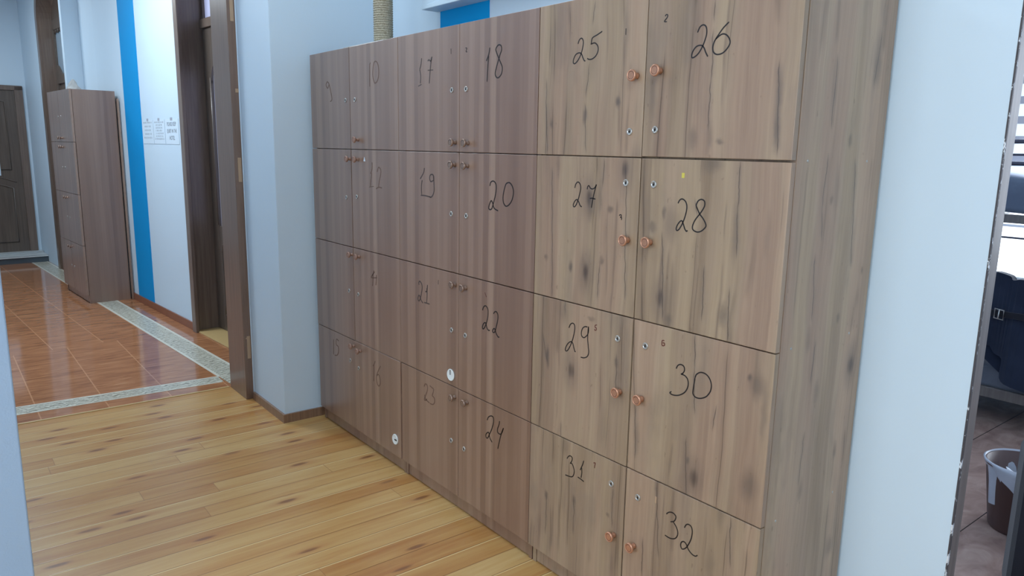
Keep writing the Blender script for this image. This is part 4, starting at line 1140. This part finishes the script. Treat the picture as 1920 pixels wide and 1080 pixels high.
def soft_box(x0, x1, y0, y1, z0, z1, amp, seed, nx=60, ny=24):
    """a mattress-like block with a rumpled, rounded skin"""
    rnd = random.Random(seed)
    ph = [rnd.random() * 6.28 for _ in range(6)]
    mb = MB()
    def fn(i, j):
        # j runs front-bottom -> front-top -> back-top -> back-bottom
        x = x0 + (x1 - x0) * i
        a = amp * (math.sin(9 * i * (x1 - x0) + ph[0]) + 0.6 * math.sin(21 * i * (x1 - x0) + ph[1] + 3 * j) + 0.4 * math.sin(37 * i + ph[2]))
        if j < 0.3:
            t = j / 0.3
            return Vector((x, y0 + 0.6 * a * (1 - t), z0 + (z1 - z0) * t * 0.9 + (0.5 * a if t > 0.1 else 0.5 * a)))
        if j > 0.7:
            t = (j - 0.7) / 0.3
            return Vector((x, y1, z1 - (z1 - z0) * t * 0.95 + 0.4 * a * (1 - t)))
        t = (j - 0.3) / 0.4
        return Vector((x, y0 + (y1 - y0) * t, z1 - 0.1 * (z1 - z0) * (1 - math.sin(PI * t)) + a + 0.3 * amp * math.sin(14 * t + 6 * i + ph[3])))
    mb.grid(nx, ny, fn)
    return mb
bm_ = soft_box(BX0 + 0.03, BX1 - 0.03, BY0 + 0.01, BY1 - 0.03, 1.145, 1.345, 0.012, 3).build('upper_blanket', M['blanket'])
bm_.modifiers.new('thickness', 'SOLIDIFY').thickness = 0.012
tag(bm_, 'rumpled grey-blue blanket on the upper bunk', 'blanket')
bm_ = soft_box(BX0 + 0.03, BX1 - 0.03, BY0 + 0.01, BY1 - 0.03, 0.208, 0.335, 0.008, 9).build('lower_blanket', M['blanket2'])
bm_.modifiers.new('thickness', 'SOLIDIFY').thickness = 0.012
tag(bm_, 'dark slate blanket on the lower bunk', 'blanket')
pw = MB()
def pil(i, j):
    a, b = 2 * PI * i, PI * (j - 0.5)
    f = lambda c: math.copysign(abs(c) ** 0.5, c)
    return Vector((0.20 * f(math.cos(a)) * math.cos(b) ** 0.4 if math.cos(b) > 1e-6 else 0, 0.13 * f(math.sin(a)) * (math.cos(b) ** 0.4 if math.cos(b) > 1e-6 else 0), 0.055 * math.sin(b)))
pw = pw.grid(32, 12, pil).build('pillow', M['blanket'])
pw.location = (-0.20, 3.10, 1.422)
pw.rotation_euler = (0, 0.05, 0.2)
tag(pw, 'grey pillow behind the guard rail of the upper bunk', 'pillow')
tw = soft_box(-0.75, -0.46, 2.95, 3.3, 0.352, 0.405, 0.006, 5, 24, 12).build('folded_towel', M['sheet'])
tw.modifiers.new('thickness', 'SOLIDIFY').thickness = 0.01
tag(tw, 'folded white towel on the lower bunk beside the navy coat', 'towel')

# navy coat hung over the side of the lower bunk
coat = empty('coat', (0, 0, 0))
tag(coat, 'dark navy coat with a buckle hanging from the bunk bed', 'coat')
outline = [(-1.02, 0.82), (-0.88, 0.845), (-0.55, 0.832), (-0.505, 0.838), (-0.445, 0.825), (-0.43, 0.805), (-0.37, 0.815), (-0.10, 0.80), (-0.06, 0.60), (-0.04, 0.34), (-0.16, 0.24), (-0.36, 0.252), (-0.425, 0.285), (-0.428, 0.385), (-0.475, 0.405), (-0.525, 0.452), (-0.70, 0.455), (-0.99, 0.47)]
me = MB()
fr_ = []
def coat_y(x, z):
    return 2.865 - 0.02 * math.sin(17 * x) - 0.012 * math.sin(31 * x + 4 * z) - 0.02 * math.sin(7 * z)
ol = smooth([(a, b) for a, b in outline] + [outline[0]], 3)[:-1]
F = [me.bm.verts.new((x, coat_y(x, z) - 0.03, z)) for x, z in ol]
B = [me.bm.verts.new((x, coat_y(x, z) + 0.02, z)) for x, z in ol]
me.bm.faces.new(F)
me.bm.faces.new(B[::-1])
for i in range(len(ol)):
    k = (i + 1) % len(ol)
    me.bm.faces.new((F[i], F[k], B[k], B[i]))
bmesh.ops.triangulate(me.bm, faces=[f for f in me.bm.faces if len(f.verts) > 4])
me.build('cloth', M['navy'], coat)
bk = MB()
bk.tube([(-0.478, 2.80, 0.655), (-0.478, 2.80, 0.605), (-0.436, 2.80, 0.60), (-0.436, 2.80, 0.65)], 0.0035, 8, closed=True)
bk.tube([(-0.457, 2.80, 0.653), (-0.457, 2.79, 0.603)], 0.003, 8)
bk.build('buckle', M['steel'], coat)
MB().box(-0.80, -0.30, 2.808, 2.816, 0.612, 0.645, 0.003).build('strap', M['black_bag'], coat)

# waste bin with a plastic liner
bn = empty('waste_bin', (0.068, 1.70, 0))
tag(bn, 'dark brown plastic waste bin with a white liner beyond the doorway', 'bin')
MB().lathe([(0.095, 0.0), (0.100, 0.004), (0.104, 0.012), (0.136, 0.258), (0.142, 0.262), (0.142, 0.270), (0.132, 0.270), (0.100, 0.016), (0.001, 0.014)], (0, 0, 0), 'Z', 40).build('bucket', M['bin'], bn)
def liner(i, j):
    a = 2 * PI * i
    if j < 0.5:
        t = j / 0.5
        drop = 0.022 + 0.085 * math.exp(-((a - 5.0) / 0.55) ** 2) + 0.006 * math.sin(9 * a)
        return Vector(((0.1475 - 0.011 * (1 - t)) * math.cos(a), (0.1475 - 0.011 * (1 - t)) * math.sin(a), 0.277 - (1 - t) * drop))
    t = (j - 0.5) / 0.5
    r = 0.140 - 0.03 * t + 0.012 * t * math.sin(5 * a) + 0.006 * math.sin(13 * a) * t
    return Vector((r * math.cos(a), r * math.sin(a), 0.277 - 0.17 * t))
MB().grid(72, 12, liner).build('liner', M['liner'], bn)
tis = MB()
def tissue(i, j):
    return Vector((-0.045 + 0.16 * i - 0.02 * math.sin(5 * j), -0.05 + 0.13 * j, 0.19 + 0.045 * math.sin(3.1 * i + 2.0) * math.cos(2.4 * j) + 0.02 * math.sin(9 * i + 5 * j)))
tis.grid(16, 12, tissue, 0.002)
t_ = tis.build('crumpled_tissue', M['sheet'])
t_.location = (0.068, 1.70, 0.0)
tag(t_, 'crumpled white tissue inside the waste bin', 'tissue')

# black suitcase standing just inside the doorway
sc_ = empty('suitcase', (0.415, 1.17, 0), 0.35)
tag(sc_, 'black soft suitcase standing upright at the right edge, in front of the bin', 'suitcase')
MB().box(-0.215, 0.215, -0.12, 0.12, 0.035, 0.56, 0.035).build('shell', M['black_bag'], sc_)
MB().box(-0.17, 0.17, -0.145, -0.11, 0.08, 0.40, 0.02).build('front_pocket', M['black_bag'], sc_)
MB().tube(smooth([(-0.07, 0, 0.555), (-0.06, 0, 0.585), (0.06, 0, 0.585), (0.07, 0, 0.555)], 5), 0.010, 8).build('handle', M['black_plastic'], sc_)
for x_ in (-0.17, 0.17):
    for y_ in (-0.08, 0.08):
        MB().lathe([(0.001, -0.012), (0.02, -0.012), (0.02, 0.012), (0.001, 0.012)], (x_, y_, 0.0205), 'X', 16).build('wheel', M['black_plastic'], sc_)
